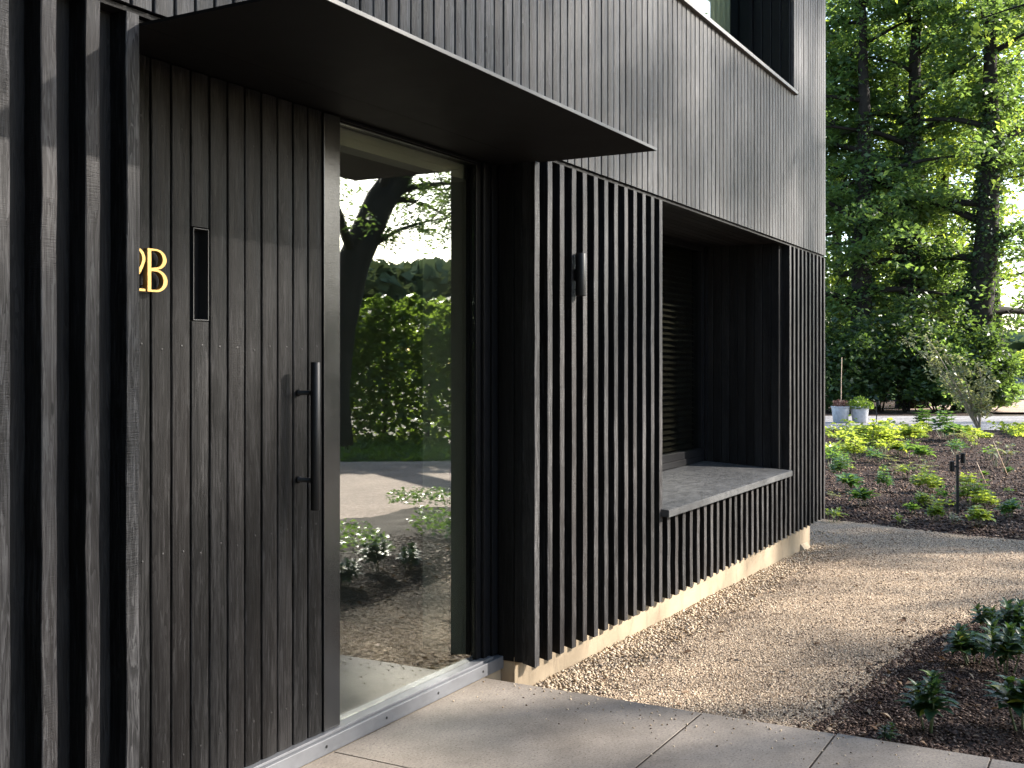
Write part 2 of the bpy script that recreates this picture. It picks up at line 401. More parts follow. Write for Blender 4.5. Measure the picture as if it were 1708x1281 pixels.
M['leaf_garden'] = leaf_mat('yellow_green_garden_leaf', [(0, (0.09, 0.15, 0.022)), (0.6, (0.15, 0.22, 0.032)), (0.9, (0.24, 0.29, 0.045)), (1, (0.34, 0.35, 0.2))], (0.5, 0.6, 0.07), 0.5, 0.4)
M['leaf_mid'] = leaf_mat('mid_green_garden_leaf', [(0, (0.04, 0.10, 0.03)), (0.7, (0.07, 0.14, 0.04)), (1, (0.12, 0.19, 0.05))], (0.24, 0.40, 0.06), 0.4, 0.36)
M['leaf_pale'] = leaf_mat('pale_sapling_leaf', [(0, (0.10, 0.12, 0.06)), (0.6, (0.17, 0.18, 0.10)), (1, (0.30, 0.27, 0.2))], (0.36, 0.38, 0.12), 0.4, 0.4)
M['leaf_far'] = leaf_mat('far_wood_leaf', [(0, (0.07, 0.10, 0.06)), (1, (0.11, 0.14, 0.08))], (0.12, 0.16, 0.06), 0.2, 0.9, 0.0)
M['litter'] = leaf_mat('dry_leaf', [(0, (0.10, 0.055, 0.03)), (0.6, (0.22, 0.14, 0.085)), (1, (0.42, 0.32, 0.22))], (0.2, 0.12, 0.06), 0.15, 0.7, 0.2)
M['heather'] = leaf_mat('red_heather', [(0, (0.10, 0.04, 0.035)), (1, (0.20, 0.09, 0.06))], (0.2, 0.1, 0.06), 0.3)

# ------------------------------------------------------------------ HOUSE
house = empty('house', (0.71 * D + 2, D, 0))
tag(house, 'modern house clad in black stained timber slats and boards with a recessed front door', 'house')
hx, hy = house.location.x, house.location.y
def part(mb, name, m, parent=house, smooth=False, label=None):
    if isinstance(mb, list):
        for b in mb: o = part(b, name, m, parent, smooth, label)
        return o
    """a mesh built in world coordinates, hung under the house or one of its parts"""
    o = mb.build(name, m, None, smooth)
    o.parent = parent
    o.matrix_parent_inverse = Matrix.Translation((-hx, -hy, 0)) if parent is house else Matrix.Identity(4)
    if label: o['label'] = label
    return o

PITCH, SW = 0.0549 * D, 0.0204 * D
Y0 = D                       # face of slats
YB = D * 1.027               # backing behind the slats
XL, XR = 0.9094 * D, 1.891 * D      # recess of the entrance
XC = 4.275 * D               # corner of the house
NX0, NX1 = 2.571 * D, 3.726 * D     # window seat
ZS = Z(-0.5897)              # foot of the slats
ZO = Z(0.414)                # underside of upper storey
ZC = Z(0.393)                # canopy
ZP = ZO - 0.022
YD = 1.085 * D               # door face
YG = 1.096 * D               # glass
ZT = Z(-0.573)               # threshold top
TOP = Z(2.0)
YN = 1.29 * D                # window in the seat
ZSEATF, ZSEATB = Z(-0.361), Z(-0.340)

# slats, right of the entrance
mb = MB()
k = 0
while True:
    x0 = XR + PITCH * k
    if x0 + SW > XC + 0.002: break
    dj = rnd.uniform(-0.0015, 0.0015)
    if x0 < NX0 - SW * .5 or x0 > NX1 - 0.012:
        mb.board(x0, x0 + SW, Y0 + dj, YB, ZS + rnd.uniform(-.003, .003), ZP, 0.002, 0.2, 14, 0.0008)
    else:
        mb.board(x0, x0 + SW, Y0 + dj, YB, ZS + rnd.uniform(-.003, .003), ZSEATF - 0.05, 0.002, 0.2, 5, 0.0012)
    k += 1
# slats turning the corner
for j in range(1, 40):
    y0 = YB + PITCH * j
    mb.boardX(XC - 0.068, XC, y0, y0 + SW, ZS, ZP, 0.002, False, 3)
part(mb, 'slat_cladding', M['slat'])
# slats left of the entrance
mb = MB()
for kk in range(0, 34):
    x1 = XL - 0.0568 * D * kk
    mb.board(x1 - 0.0195 * D, x1, Y0 + rnd.uniform(-.0015, .0015), YB, ZS, ZP, 0.0025, 0.2, 18, 0.0014)
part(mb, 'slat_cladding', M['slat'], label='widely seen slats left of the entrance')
# dark boards behind the slats
mb = MB()
def backing(x0, x1, z0, z1):
    n = max(1, round((x1 - x0) / 0.142)); w = (x1 - x0) / n
    for i in range(n):
        mb.board(x0 + i * w + 0.001, x0 + (i + 1) * w - 0.001, YB + 0.001, YB + 0.025, z0, z1, 0.002, 0, 2, 0)
backing(-2.6, XL - 0.003, ZS + 0.02, ZP)
part(mb, 'backing_board', M['backing']); mb = MB()
backing(XR + 0.004, NX0 - 0.02, ZS + 0.02, ZP)
backing(NX0 - 0.02, NX1 + 0.02, ZS + 0.02, ZSEATF - 0.06)
backing(NX1 + 0.02, XC - 0.07, ZS + 0.02, ZP)
mb.box(XC - 0.095, XC - 0.070, YB + 0.03, 4 * D, ZS + 0.02, ZP)
part(mb, 'backing_board', M['backing'])
# solid core of the house, split round the openings
mb = MB()
yb = YB + 0.027
mb.box(-2.6, XL - 0.02, yb, yb + 0.25, -0.3, ZO + 0.02)
part(mb, 'core_wall', M['inside_dark']); mb = MB()
mb.box(XR + 0.03, NX0 - 0.03, yb + 0.05, yb + 0.25, 0.05, ZO + 0.02)
mb.box(NX0 - 0.03, NX1 + 0.03, yb, yb + 0.25, 0.05, ZSEATF - 0.08)
part(mb, 'core_wall', M['inside_dark']); mb = MB()
mb.box(NX1 + 0.03, XC - 0.1, yb, yb + 0.25, 0.05, ZO + 0.02)
mb.box(XC - 0.35, XC - 0.1, yb + 0.252, 4 * D, 0.05, ZO + 0.02)
mb.box(-2.6, XL + .2, 4 * D + 0.002, 4 * D + 0.25, -0.3, TOP)
mb.box(XR, XC - 0.1, 4 * D + 0.002, 4 * D + 0.25, -0.3, TOP)
mb.box(XL + .2, XR, 4 * D + 0.002, 4 * D + 0.25, 2.4, TOP)  # unseen rear opening below, added to let sky light into the hall
part(mb, 'core_wall', M['inside_dark']); mb = MB()
mb.box(XL + .2, XR, 4 * D + 0.002, 4 * D + 0.25, -0.3, 0.05)
part(mb, 'core_wall', M['inside_dark'])

# upper storey boards
UP = 0.0335 * D
UGAP = 0.005
WX0, WX1, WZ0, WZ1 = 2.30 * D, 3.816 * D, Z(0.945), Z(1.72)
mb = MB()
x = XC + 0.012 - UP * 0.02
xs = []
while x > -2.6:
    xs.append(x - UP); x -= UP
WX1 = min(xs, key=lambda v: abs(v - WX1))
for x0 in xs:
    a, b_ = x0 + UGAP, x0 + UP - UGAP
    dj = rnd.uniform(-0.0012, 0.0012)
    if b_ > WX0 and a < WX1 - 0.001:
        mb.board(a, b_, Y0 - 0.006 + dj, Y0 + 0.024, ZO, WZ0 - 0.03, 0.003, 0.15, 12, 0.0006, 0.003)
        mb.board(a, b_, Y0 - 0.006 + dj, Y0 + 0.024, WZ1, TOP, 0.003, 0, 6, 0.0006, 0.003)
    else:
        mb.board(a, b_, Y0 - 0.006 + dj, Y0 + 0.024, ZO, TOP, 0.003, 0.15, 20, 0.0006, 0.003)
for j in range(0, 90):
    y0 = Y0 + 0.03 + UP * j
    mb.boardX(XC - 0.012, XC + 0.012, y0 + .004, y0 + UP - .004, ZO, TOP, 0.005, False, 3)
part(mb, 'upper_cladding', M['upper'])
mb = MB()
mb.box(-2.6, WX0, Y0 + 0.026, Y0 + 0.30, ZO + 0.02, TOP - 0.02)
mb.box(WX0, WX1, Y0 + 0.026, Y0 + 0.30, ZO + 0.02, WZ0 - 0.02)
mb.box(WX0, WX1, Y0 + 0.026, Y0 + 0.30, WZ1 + 0.01, TOP - 0.02)
mb.box(WX1, XC - 0.014, Y0 + 0.026, Y0 + 0.30, ZO + 0.02, TOP - 0.02)
mb.box(XC - 0.3, XC - 0.014, Y0 + 0.302, 4 * D, ZO + 0.02, TOP - 0.02)
part(mb, 'upper_wall', M['backing'])
mb = MB()
mb.box(-2.6, XC + 0.01, Y0 + 0.03, 4 * D + .25, TOP + 0.001, TOP + 0.2)
part(mb, 'roof', M['roof'])
# storey floor / soffit over slats
mb = MB(); mb.box(-2.6, XC - 0.02, Y0 + 0.302, 4 * D, ZO + 0.022, ZO + 0.25)
mb.box(-2.6, XC - 0.02, Y0 + 0.012, YB - .001, ZP + 0.003, ZP + 0.018)
part(mb, 'storey_floor', M['backing'])

# plinth
mb = MB()
yp = 1.045 * D
mb.box(XR + 0.004, XC - 0.14, yp, yp + 0.25, -0.5, ZS + 0.035, 0.004)
mb.box(XC - 0.39, XC - 0.14, yp + 0.252, 4 * D, -0.5, ZS + 0.035)
part(mb, 'plinth', M['render']); mb = MB()
mb.box(-2.6, XL - 0.02, yp, yp + 0.2, -0.5, ZS + 0.035)
part(mb, 'plinth', M['render']); mb = MB()
mb.box(XL, XR - 0.002, 1.075 * D, 1.11 * D, -0.5, 0.004)
part(mb, 'plinth', M['render'])
# sloping foot of render that shows at the far corner
mb = MB()
a = [(XC - 0.62, yp - 0.002, -0.4), (XC - 0.24, yp - 0.002, -0.4), (XC - 0.26, yp - 0.002, -0.19), (XC - 0.52, yp - 0.002, -0.17)]
mb.add(a + [(x, yp - 0.05, z - 0.06) for (x, _, z) in a], [(4, 5, 6, 7), (3, 2, 1, 0), (0, 1, 5, 4), (1, 2, 6, 5), (2, 3, 7, 6), (3, 0, 4, 7)])
part(mb, 'plinth_foot', M['render'])

# entrance recess: side panels and soffit
mb = MB()
mb.boardX(XR - 0.0, XR + 0.022, YB + 0.003, 1.045 * D, ZS + 0.014, ZC + 0.02, 0.002, True, 6)
mb.boardX(XR - 0.0, XR + 0.022, 1.047 * D, 1.081 * D, ZS + 0.014, ZC + 0.02, 0.002, True, 6)
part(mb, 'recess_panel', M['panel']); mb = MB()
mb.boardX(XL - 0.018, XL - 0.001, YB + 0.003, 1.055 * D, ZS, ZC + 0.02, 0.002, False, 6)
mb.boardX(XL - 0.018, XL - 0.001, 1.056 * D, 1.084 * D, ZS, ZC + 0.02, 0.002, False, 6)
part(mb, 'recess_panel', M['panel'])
mb = MB(); mb.box(XL + 0.001, XR - 0.002, Y0 + 0.03, 1.20 * D, ZC + 0.001, ZC + 0.03)
part(mb, 'recess_soffit', M['canopy'])

# canopy blade
YT = 0.752 * D
cx0, cx1 = XL + 0.002, 1.905 * D
mb = MB(); mb.box(cx0, cx1, YT + 0.003, Y0 - 0.006, ZC, ZC + 0.010)
mb.box(cx0, XR - 0.002, Y0 - 0.005, Y0 + 0.028, ZC, ZC + 0.010)
can = part(mb, 'canopy', M['canopy'])
mb = MB(); mb.box(cx0, cx1, YT - 0.001, YT + 0.0025, ZC - 0.001, ZC + 0.013, 0.0012)
part(mb, 'canopy_edge', M['canopy_edge'], can)

# threshold
mb = MB()
mb.box(XL + 0.004, XR + 0.02, 1.070 * D, 1.098 * D, ZT - 0.071, ZT - 0.008, 0.003)
mb.box(XL + 0.004, XR - 0.07, 1.0765 * D, 1.098 * D, ZT - 0.0075, ZT + 0.004, 0.002)
th = part(mb, 'threshold', M['zinc'])
for i in range(7):
    mb = MB()
    xx = XL + 0.30 + i * 0.41
    mb.lathe([(0.0001, 0), (0.006, 0.0), (0.006, 0.002), (0.0001, 0.0025)], (0, 0, 0), 10)
    n = 40
    for j in range(len(mb.v) - n, len(mb.v)):
        px, py, pz = mb.v[j]; mb.v[j] = (xx + px, 1.070 * D - 0.0002 - pz, ZT - 0.038 + py)
    part(mb, 'screw', M['black_metal'], th)

# ---- front door
DP = 0.03445 * D
dx0, dx1 = 1.0063 * D - DP, 1.3502 * D
mb = MB()
sx0, sx1 = 1.0752 * D - 0.001, 1.0752 * D + DP
sz0, sz1 = Z(0.0586), Z(0.1824)
nb = 11
for i in range(nb):
    a = dx0 + i * DP + 0.0032; b_ = dx0 + (i + 1) * DP - 0.0032
    if i == 3:
        mb.board(a, b_, YD, YD + 0.022, ZT + 0.006, sz0 - 0.004, 0.003, 0, 8, 0.0004, 0.004)
        mb.board(a, b_, YD, YD + 0.022, sz1 + 0.004, ZC - 0.006, 0.003, 0, 6, 0.0004, 0.004)
    else:
        mb.board(a, b_, YD + rnd.uniform(-.0008, .0008), YD + 0.022, ZT + 0.006, ZC - 0.006, 0.003, 0, 16, 0.0004, 0.004)
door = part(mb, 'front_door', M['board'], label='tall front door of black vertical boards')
sx0, sx1 = dx0 + 3 * DP, dx0 + 4 * DP
mb = MB()
mb.box(dx0, sx0 - 0.001, YD + 0.0235, YD + 0.06, ZT + 0.006, ZC - 0.006)
mb.box(sx1 + 0.001, dx1, YD + 0.0235, YD + 0.06, ZT + 0.006, ZC - 0.006)
mb.box(sx0 - 0.001, sx1 + 0.001, YD + 0.0235, YD + 0.06, ZT + 0.006, sz0 - 0.004)
mb.box(sx0 - 0.001, sx1 + 0.001, YD + 0.0235, YD + 0.06, sz1 + 0.004, ZC - 0.006)
part(mb, 'core_panel', M['black_metal'], door)
mb = MB(); mb.box(dx1 + 0.0025, 1.391 * D, YD - 0.004, YD + 0.06, ZT + 0.006, ZC - 0.006, 0.0025)
part(mb, 'stile', M['stile'], door)
# slot window with a thin frame
mb = MB()
w = 0.0028
mb.box(sx0 + 0.012, sx0 + 0.012 + w, YD + 0.004, YD + 0.058, sz0, sz1)
mb.box(sx1 - 0.004 - w, sx1 - 0.004, YD + 0.004, YD + 0.058, sz0, sz1)
mb.box(sx0 + 0.012 + w, sx1 - 0.004 - w, YD + 0.004, YD + 0.058, sz0, sz0 + w)
mb.box(sx0 + 0.012 + w, sx1 - 0.004 - w, YD + 0.004, YD + 0.058, sz1 - w, sz1)
part(mb, 'slot_frame', M['slotframe'], door)
mb = MB(); mb.box(sx0 + 0.0165, sx1 - 0.0085, YD + 0.046, YD + 0.050, sz0 + w + .0005, sz1 - w - .0005)
part(mb, 'slot_pane', M['frame'], door)
nail_bm = MB(); nail_bm.lathe([(0.0042, 0), (0.0040, 0.0008), (0.0015, 0.0014)], (0, 0, 0), 10)
nme = bpy.data.meshes.new('nail'); nme.from_pydata([(x, -z, y) for x, y, z in nail_bm.v], [], [f[::-1] for f in nail_bm.f]); nme.update(); nme.materials.append(M['nail'])
for i in range(nb):
    for zn in (ZT + 0.16, ZT + 0.84, ZT + 1.55, ZT + 2.30):
        if i == 3 and sz0 - .05 < zn < sz1 + .05: continue
        o = bpy.data.objects.new('nail', nme); COL.objects.link(o); o.parent = door
        o.location = (dx0 + (i + .5) * DP + rnd.uniform(-.006, .006), YD - 0.0003, zn + rnd.uniform(-.012, .012))
# pull handle
hxp, hyp = 1.2924 * D, 1.0528 * D
mb = MB()
mb.tube([(hxp, hyp, Z(-0.218)), (hxp, hyp, Z(-0.218) + .002), (hxp, hyp, Z(0.0027) - .002), (hxp, hyp, Z(0.0027))], [0.0165, 0.0185, 0.0185, 0.0165], 28)
for kz in (-0.0433, -0.174):
    mb.tube([(hxp, YD - 0.0005, Z(kz)), (hxp, YD - 0.006, Z(kz)), (hxp, YD - 0.007, Z(kz)), (hxp, hyp + 0.018, Z(kz))], [0.014, 0.014, 0.0095, 0.0095], 20)
hd = part(mb, 'handle', M['black_metal'], door)
for p_ in hd.data.polygons: p_.use_smooth = len(p_.vertices) == 4

# house number 2B in brass, standing off the boards
def num_prism(polys, y0, y1):
    """polys: list of (outline, holes) in x-z; returns a mesh extruded from y0 to y1"""
    cu = bpy.data.curves.new('numeral_curve', 'CURVE'); cu.dimensions = '2D'; cu.fill_mode = 'BOTH'
    for loop in polys:
        sp = cu.splines.new('POLY'); sp.points.add(len(loop) - 1)
        for i, (x, z) in enumerate(loop): sp.points[i].co = (x, z, 0, 1)
        sp.use_cyclic_u = True
    cu.extrude = (y1 - y0) / 2; cu.bevel_depth = 0.0008; cu.bevel_resolution = 1
    o = bpy.data.objects.new('numeral_tmp', cu); COL.objects.link(o)
    dg = bpy.context.evaluated_depsgraph_get()
    me = bpy.data.meshes.new_from_object(o.evaluated_get(dg))
    bpy.data.objects.remove(o); bpy.data.curves.remove(cu)
    for v in me.vertices:
        x, z, y = v.co; v.co = (x, (y0 + y1) / 2 - y, z)
    return me
def arc(cx, cz, rx, rz, a0, a1, n=24):
    return [(cx + rx * math.cos(R(a0 + (a1 - a0) * i / n)), cz + rz * math.sin(R(a0 + (a1 - a0) * i / n))) for i in range(n + 1)]
Wb, Hb = 0.0327 * D, 0.0543 * D
bx, bz = 0.9873 * D, Z(0.0911)
outer = [(0, 0)] + arc(.4 * Wb, .2625 * Hb, .6 * Wb, .2625 * Hb, -90, 86) + arc(.4 * Wb, .7625 * Hb, .55 * Wb, .2375 * Hb, -86, 90) + [(0, Hb)]
st_ = 0.0145
h1 = [(st_, .006)] + arc(.4 * Wb, .2625 * Hb, .6 * Wb - .0165, .2625 * Hb - .0062, -90, 90) + [(st_, .525 * Hb - .0062)]
h2 = [(st_, .525 * Hb + .003)] + arc(.4 * Wb, .7625 * Hb + 0.0005, .55 * Wb - .0155, .2375 * Hb - .0058, -90, 90) + [(st_, Hb - .006)]
yl0, yl1 = YD - 0.034, YD - 0.014
off = lambda lp, ox, oz: [(x + ox, z + oz) for (x, z) in lp]
def letter(name, loops, label):
    me = num_prism(loops, yl0, yl1)
    o = link(name, me, M['brass'], door)
    o['label'] = label
    return o
letter('letter', [off(outer, bx, bz), off(h1, bx, bz), off(h2, bx, bz)], 'brass letter B')
W2 = 0.031 * D
path = arc(.5 * W2, .74 * Hb, .42 * W2, .235 * Hb, 165, -8, 26)
path += [(.86 * W2, .62 * Hb), (.72 * W2, .47 * Hb), (.5 * W2, .29 * Hb), (.28 * W2, .13 * Hb), (.10 * W2, .02 * Hb)]
lft, rgt = [], []
for i, (x, z) in enumerate(path):
    xa, za = path[max(0, i - 1)]; xb_, zb = path[min(len(path) - 1, i + 1)]
    tx, tz = xb_ - xa, zb - za; l = math.hypot(tx, tz); nx, nz = -tz / l, tx / l
    wd = 0.0035 + 0.0055 * abs(tz / l)
    lft.append((x + nx * wd * .7, z + nz * wd * .7)); rgt.append((x - nx * wd * .7, z - nz * wd * .7))
two = lft[:-1] + [(0.0, 0.0)] + [(W2, 0.0), (W2, 0.0075), (.2 * W2, 0.0075)] + rgt[::-1][1:]
letter('numeral', [off(two, bx - W2 - 0.010, bz)], 'brass numeral 2 partly behind the slat')
mb = MB()
for (x, z) in ((bx + 0.007, bz + .02), (bx + 0.007, bz + Hb - .02), (bx - 0.02, bz + 0.004), (bx - 0.018, bz + Hb * .75)):
    mb = MB(); mb.tube([(x, yl1 + .0005, z), (x, YD - 0.0003, z)], 0.003, 8)
    part(mb, 'number_pin', M['brass'], door)

# ---- glazing beside the door
gx0, gx1 = 1.391 * D + 0.003, 1.8213 * D
gz0, gz1 = ZT + 0.005, Z(0.3825)
mb = MB(); mb.box(gx0 - 0.002, gx1 + 0.006, YG, YG + 0.006, gz0 - 0.0, gz1 + 0.006)
glz = part(mb, 'side_window', M['glass'], label='full height fixed glass beside the front door')
mb = MB()
mb.box(gx1 + 0.0065, gx1 + 0.05, YG - 0.012, YG + 0.05, ZT + .006, ZC - .002, 0.002)
mb.box(gx1 + 0.0505, gx1 + 0.085, YG - 0.030, YG + 0.05, ZT - .002, ZC - .002, 0.002)
mb.box(gx1 + 0.0855, gx1 + 0.125, YG - 0.022, YG + 0.05, ZT - .002, ZC - .002, 0.002)
mb.box(gx1 + 0.1255, XR + 0.10, YG - 0.034, YG + 0.05, ZT - .002, ZC - .002, 0.002)
mb.box(gx0, gx1 + 0.006, YG - 0.010, YG + 0.05, gz1 + 0.0065, ZC - 0.003, 0.002)
mb.box(gx0, gx1 + 0.006, YG - 0.022, YG - 0.0105, gz1 + 0.014, ZC - 0.003, 0.001)
mb.box(gx0 - 0.05, gx0 - 0.004, YG + 0.035, YG + 0.07, gz0, gz1)
part(mb, 'window_frame', M['frame'], glz)

# rooms behind the glass
mb = MB()
mb.box(XL - 0.3, XR + 0.4, 1.118 * D, 3.9 * D, ZT - 0.2, ZT - 0.004)
part(mb, 'hall_floor', M['inside_floor'])
mb = MB()
mb.box(1.853 * D, 1.853 * D + 0.12, 1.122 * D, 1.235 * D, ZT - 0.003, ZC)
part(mb, 'hall_lining', M['inside']); mb = MB()
mb.box(1.392 * D, 1.852 * D, 1.122 * D, 1.16 * D, gz1 - 0.06, ZC)
part(mb, 'hall_lining', M['inside'])
mb = MB()
mb.box(XR + 0.2, XR + 0.3, 1.236 * D, 3.9 * D, ZT - 0.003, ZC + 0.05)
part(mb, 'hall_wall', M['inside_mid']); mb = MB()
mb.box(XL - 0.25, XL - 0.15, 1.16 * D, 3.9 * D, ZT - 0.003, ZC + 0.05)
part(mb, 'hall_wall', M['inside_mid']); mb = MB()
mb.box(XL - 0.3, XR + 0.4, 1.205 * D, 3.9 * D, ZC + 0.051, ZC + 0.07)
part(mb, 'hall_wall', M['inside_mid']); mb = MB()
mb.box(XL - 0.1, dx0 - .004, YD + 0.01, YD + 0.2, ZT, ZC)
part(mb, 'hall_wall', M['inside_mid'])

# ---- window seat
mb = MB()
yn = YN
zt = ZO - 0.006
n = 9
wn = (yn - YB) / n
for i in range(n):
    y0 = YB - 0.0 + i * wn
    mb.boardX(NX1, NX1 + 0.022, y0 + 0.002, y0 + wn - 0.002, ZSEATF - 0.02, zt, 0.004, True, 4)
part(mb, 'seat_side_boards', M['niche']); mb = MB()
for i in range(n):
    y0 = YB - 0.0 + i * wn
    mb.boardX(NX0 - 0.022, NX0, y0 + 0.002, y0 + wn - 0.002, ZSEATF - 0.02, zt, 0.004, False, 4)
part(mb, 'seat_side_boards', M['niche'])
mb = MB()
for i in range(10):
    y0 = Y0 + 0.03 + i * 0.076
    mb.box(NX0 - 0.02, NX1 + 0.02, y0 + 0.003, y0 + 0.073, zt + 0.001, zt + 0.02)
part(mb, 'seat_ceiling_boards', M['niche'])
mb = MB()
yf = 0.98 * D
xa, xb_ = 2.560 * D + 0.004, 3.722 * D
a = [(xa, yf), (xb_, yf), (xb_, yn + 0.03), (xa, yn + 0.03)]
zz = [ZSEATF, ZSEATF, ZSEATB, ZSEATB]
bm = bmesh.new()
vs = [bm.verts.new((p[0], p[1], z - 0.048)) for p, z in zip(a, zz)] + [bm.verts.new((p[0], p[1], z)) for p, z in zip(a, zz)]
for f in [(3, 2, 1, 0), (4, 5, 6, 7), (0, 1, 5, 4), (1, 2, 6, 5), (2, 3, 7, 6), (3, 0, 4, 7)]: bm.faces.new([vs[i] for i in f])
bmesh.ops.bevel(bm, geom=list(bm.edges), offset=0.003, segments=2, affect='EDGES')
me = bpy.data.meshes.new('seat_ledge'); bm.to_mesh(me); bm.free()
o = link('seat_ledge', me, M['seat']); o.parent = house; o.matrix_parent_inverse = Matrix.Translation((-hx, -hy, 0))
o['label'] = 'grey stone ledge of the window seat'
# window at the back of the seat
wz0 = ZSEATB + 0.004
mb = MB(); mb.box(NX0 + 0.06, NX1 - 0.135, yn + 0.02, yn + 0.026, wz0 + 0.115, zt - 0.05)
sw = part(mb, 'seat_window', M['glass_seat'])
mb = MB()
mb.box(NX0, NX0 + 0.06, yn - 0.012, yn + 0.08, wz0, zt, 0.002)
mb.box(NX1 - 0.135, NX1 - 0.06, yn - 0.012, yn + 0.08, wz0, zt, 0.003)
mb.box(NX1 - 0.0595, NX1, yn - 0.028, yn + 0.08, wz0, zt, 0.003)
mb.box(NX0 + 0.0605, NX1 - 0.1355, yn - 0.014, yn + 0.08, wz0 + 0.052, wz0 + 0.115, 0.003)
mb.box(NX0 + 0.0605, NX1 - 0.1355, yn - 0.024, yn + 0.08, wz0, wz0 + 0.0515, 0.003)
mb.box(NX0 + 0.0605, NX1 - 0.1355, yn - 0.014, yn + 0.08, zt - 0.05, zt, 0.003)
part(mb, 'window_frame', M['frame'], sw)
mb = MB()
z = wz0 + 0.13
while z < zt - 0.06:
    x0, x1 = NX0 + 0.065, NX1 - 0.14
    y0 = yn + 0.055
    mb.add([(x0, y0, z), (x1, y0, z), (x1, y0 + 0.045, z + 0.024), (x0, y0 + 0.045, z + 0.024), (x0, y0, z + .002), (x1, y0, z + .002), (x1, y0 + 0.045, z + 0.026), (x0, y0 + 0.045, z + 0.026)],
           [(3, 2, 1, 0), (4, 5, 6, 7), (0, 1, 5, 4), (1, 2, 6, 5), (2, 3, 7, 6), (3, 0, 4, 7)])
    z += 0.05
part(mb, 'blind', M['blind'], sw)
mb = MB(); mb.box(NX0 - .1, NX1 + .1, yn + 0.9, yn + 1.0, 0.0, zt)
mb.box(NX0 - .1, NX1 + .1, yn + 0.1, yn + .898, 0.0, 0.06)
mb.box(NX0 - .1, NX0 - 0.03, yn + 0.1, yn + .898, 0.061, zt); mb.box(NX1 + .03, NX1 + 0.1, yn + 0.1, yn + .898, 0.061, zt)
part(mb, 'room_wall', M['inside_dark'])

# ---- upstairs window
mb = MB(); mb.box(WX0 + 0.05, WX1 - 0.065, 1.15 * D, 1.15 * D + 0.006, WZ0 + 0.05, WZ1 - 0.05)
uw = part(mb, 'upper_window', M['glass_up'])
mb = MB()
yq = 1.141 * D
mb.box(WX1 - 0.065, WX1 - 0.022, yq, yq + 0.09, WZ0, WZ1, 0.003)
mb.box(WX0, WX0 + 0.05, yq, yq + 0.09, WZ0, WZ1, 0.003)
mb.box(WX0 + 0.0505, WX1 - 0.0655, yq, yq + 0.09, WZ0, WZ0 + 0.05, 0.003)
mb.box(WX0 + 0.0505, WX1 - 0.0655, yq, yq + 0.09, WZ1 - 0.05, WZ1, 0.003)
for i in range(4):
    y0 = Y0 + 0.025 + i * 0.086
    mb.boardX(WX1 - 0.021, WX1 + 0.0045, y0 + 0.003, y0 + 0.083, WZ0, WZ1, 0.004, True, 2)
part(mb, 'window_frame', M['frame'], uw)
mb = MB()
s0 = 0.986 * D
mb.add([(WX0, s0, WZ0 - 0.030), (WX1 + 0.028, s0, WZ0 - 0.030), (WX1 + 0.028, yq - 0.002, WZ0 - 0.004), (WX0, yq - 0.002, WZ0 - 0.004),
        (WX0, s0, WZ0 - 0.002), (WX1 + 0.028, s0, WZ0 - 0.002), (WX1 + 0.028, yq - 0.002, WZ0 + 0.02), (WX0, yq - 0.002, WZ0 + 0.02)],
       [(3, 2, 1, 0), (4, 5, 6, 7), (0, 1, 5, 4), (1, 2, 6, 5), (2, 3, 7, 6), (3, 0, 4, 7)])
mb.box(WX1 + 0.0285, WX1 + 0.033, s0 - 0.001, s0 + 0.03, WZ0 - 0.032, WZ0 + 0.008)
part(mb, 'window_sill', M['sillmetal'], uw)
mb = MB()
for i in range(26):
    x0 = WX1 - 0.12 - i * 0.075
    mb.tube([(x0, 1.15 * D + 0.20 + 0.02 * (i % 2), WZ0 + .02), (x0, 1.15 * D + 0.20 + 0.02 * (i % 2), WZ1)], 0.04, 8)
part(mb, 'curtain', M['inside'], uw, True)
mb = MB(); mb.box(WX0 - .1, WX1 + .1, 1.15 * D + 0.9, 1.15 * D + 1.0, WZ0 - .2, WZ1 + .2)
part(mb, 'upstairs_wall', M['inside_dark'])

# ---- wall light
lx, ly = 2.071 * D, D - 0.034
wl = empty('wall_light', (lx, ly, Z(0.1412)))
tag(wl, 'black cylindrical up and down light fixed to the vertical slats', 'wall light')
mb = MB(); hgt = (0.2298 - 0.1412) * D
mb.lathe([(0.0245, 0.004), (0.0275, 0.0), (0.0285, 0.002), (0.0285, hgt - 0.002), (0.0275, hgt), (0.0245, hgt - 0.004)], (0, 0, 0), 36)
o = mb.build('housing', M['black_metal'], wl); 
for p_ in o.data.polygons: p_.use_smooth = len(p_.vertices) == 4
mb = MB(); mb.box(-0.012, 0.016, 0.020, 0.0335, hgt * .5 - 0.03, hgt * .5 + 0.03, 0.002)
mb.build('bracket', M['black_metal'], wl)

# ------------------------------------------------------------------ GROUND
def grid(name, poly_fn, x0, x1, y0, y1, step, hfun, m, kind='structure', label=None, cat=None):
    nx = int((x1 - x0) / step) + 1; ny = int((y1 - y0) / step) + 1
    X = np.linspace(x0, x1, nx); Y = np.linspace(y0, y1, ny)
    vs = [(x, y, hfun(x, y)) for y in Y for x in X]
    fs = []
    for j in range(ny - 1):
        for i in range(nx - 1):
            cxm, cym = (X[i] + X[i + 1]) / 2, (Y[j] + Y[j + 1]) / 2
            if poly_fn(cxm, cym): fs.append((j * nx + i, j * nx + i + 1, (j + 1) * nx + i + 1, (j + 1) * nx + i))
    me = bpy.data.meshes.new(name); me.from_pydata(vs, [], fs); me.update()
    bm = bmesh.new(); bm.from_mesh(me)
    bmesh.ops.delete(bm, geom=[v for v in bm.verts if not v.link_faces], context='VERTS')
    bm.to_mesh(me); bm.free()
    o = link(name, me, m, None, True)
    tag(o, label, cat, None, kind); return o

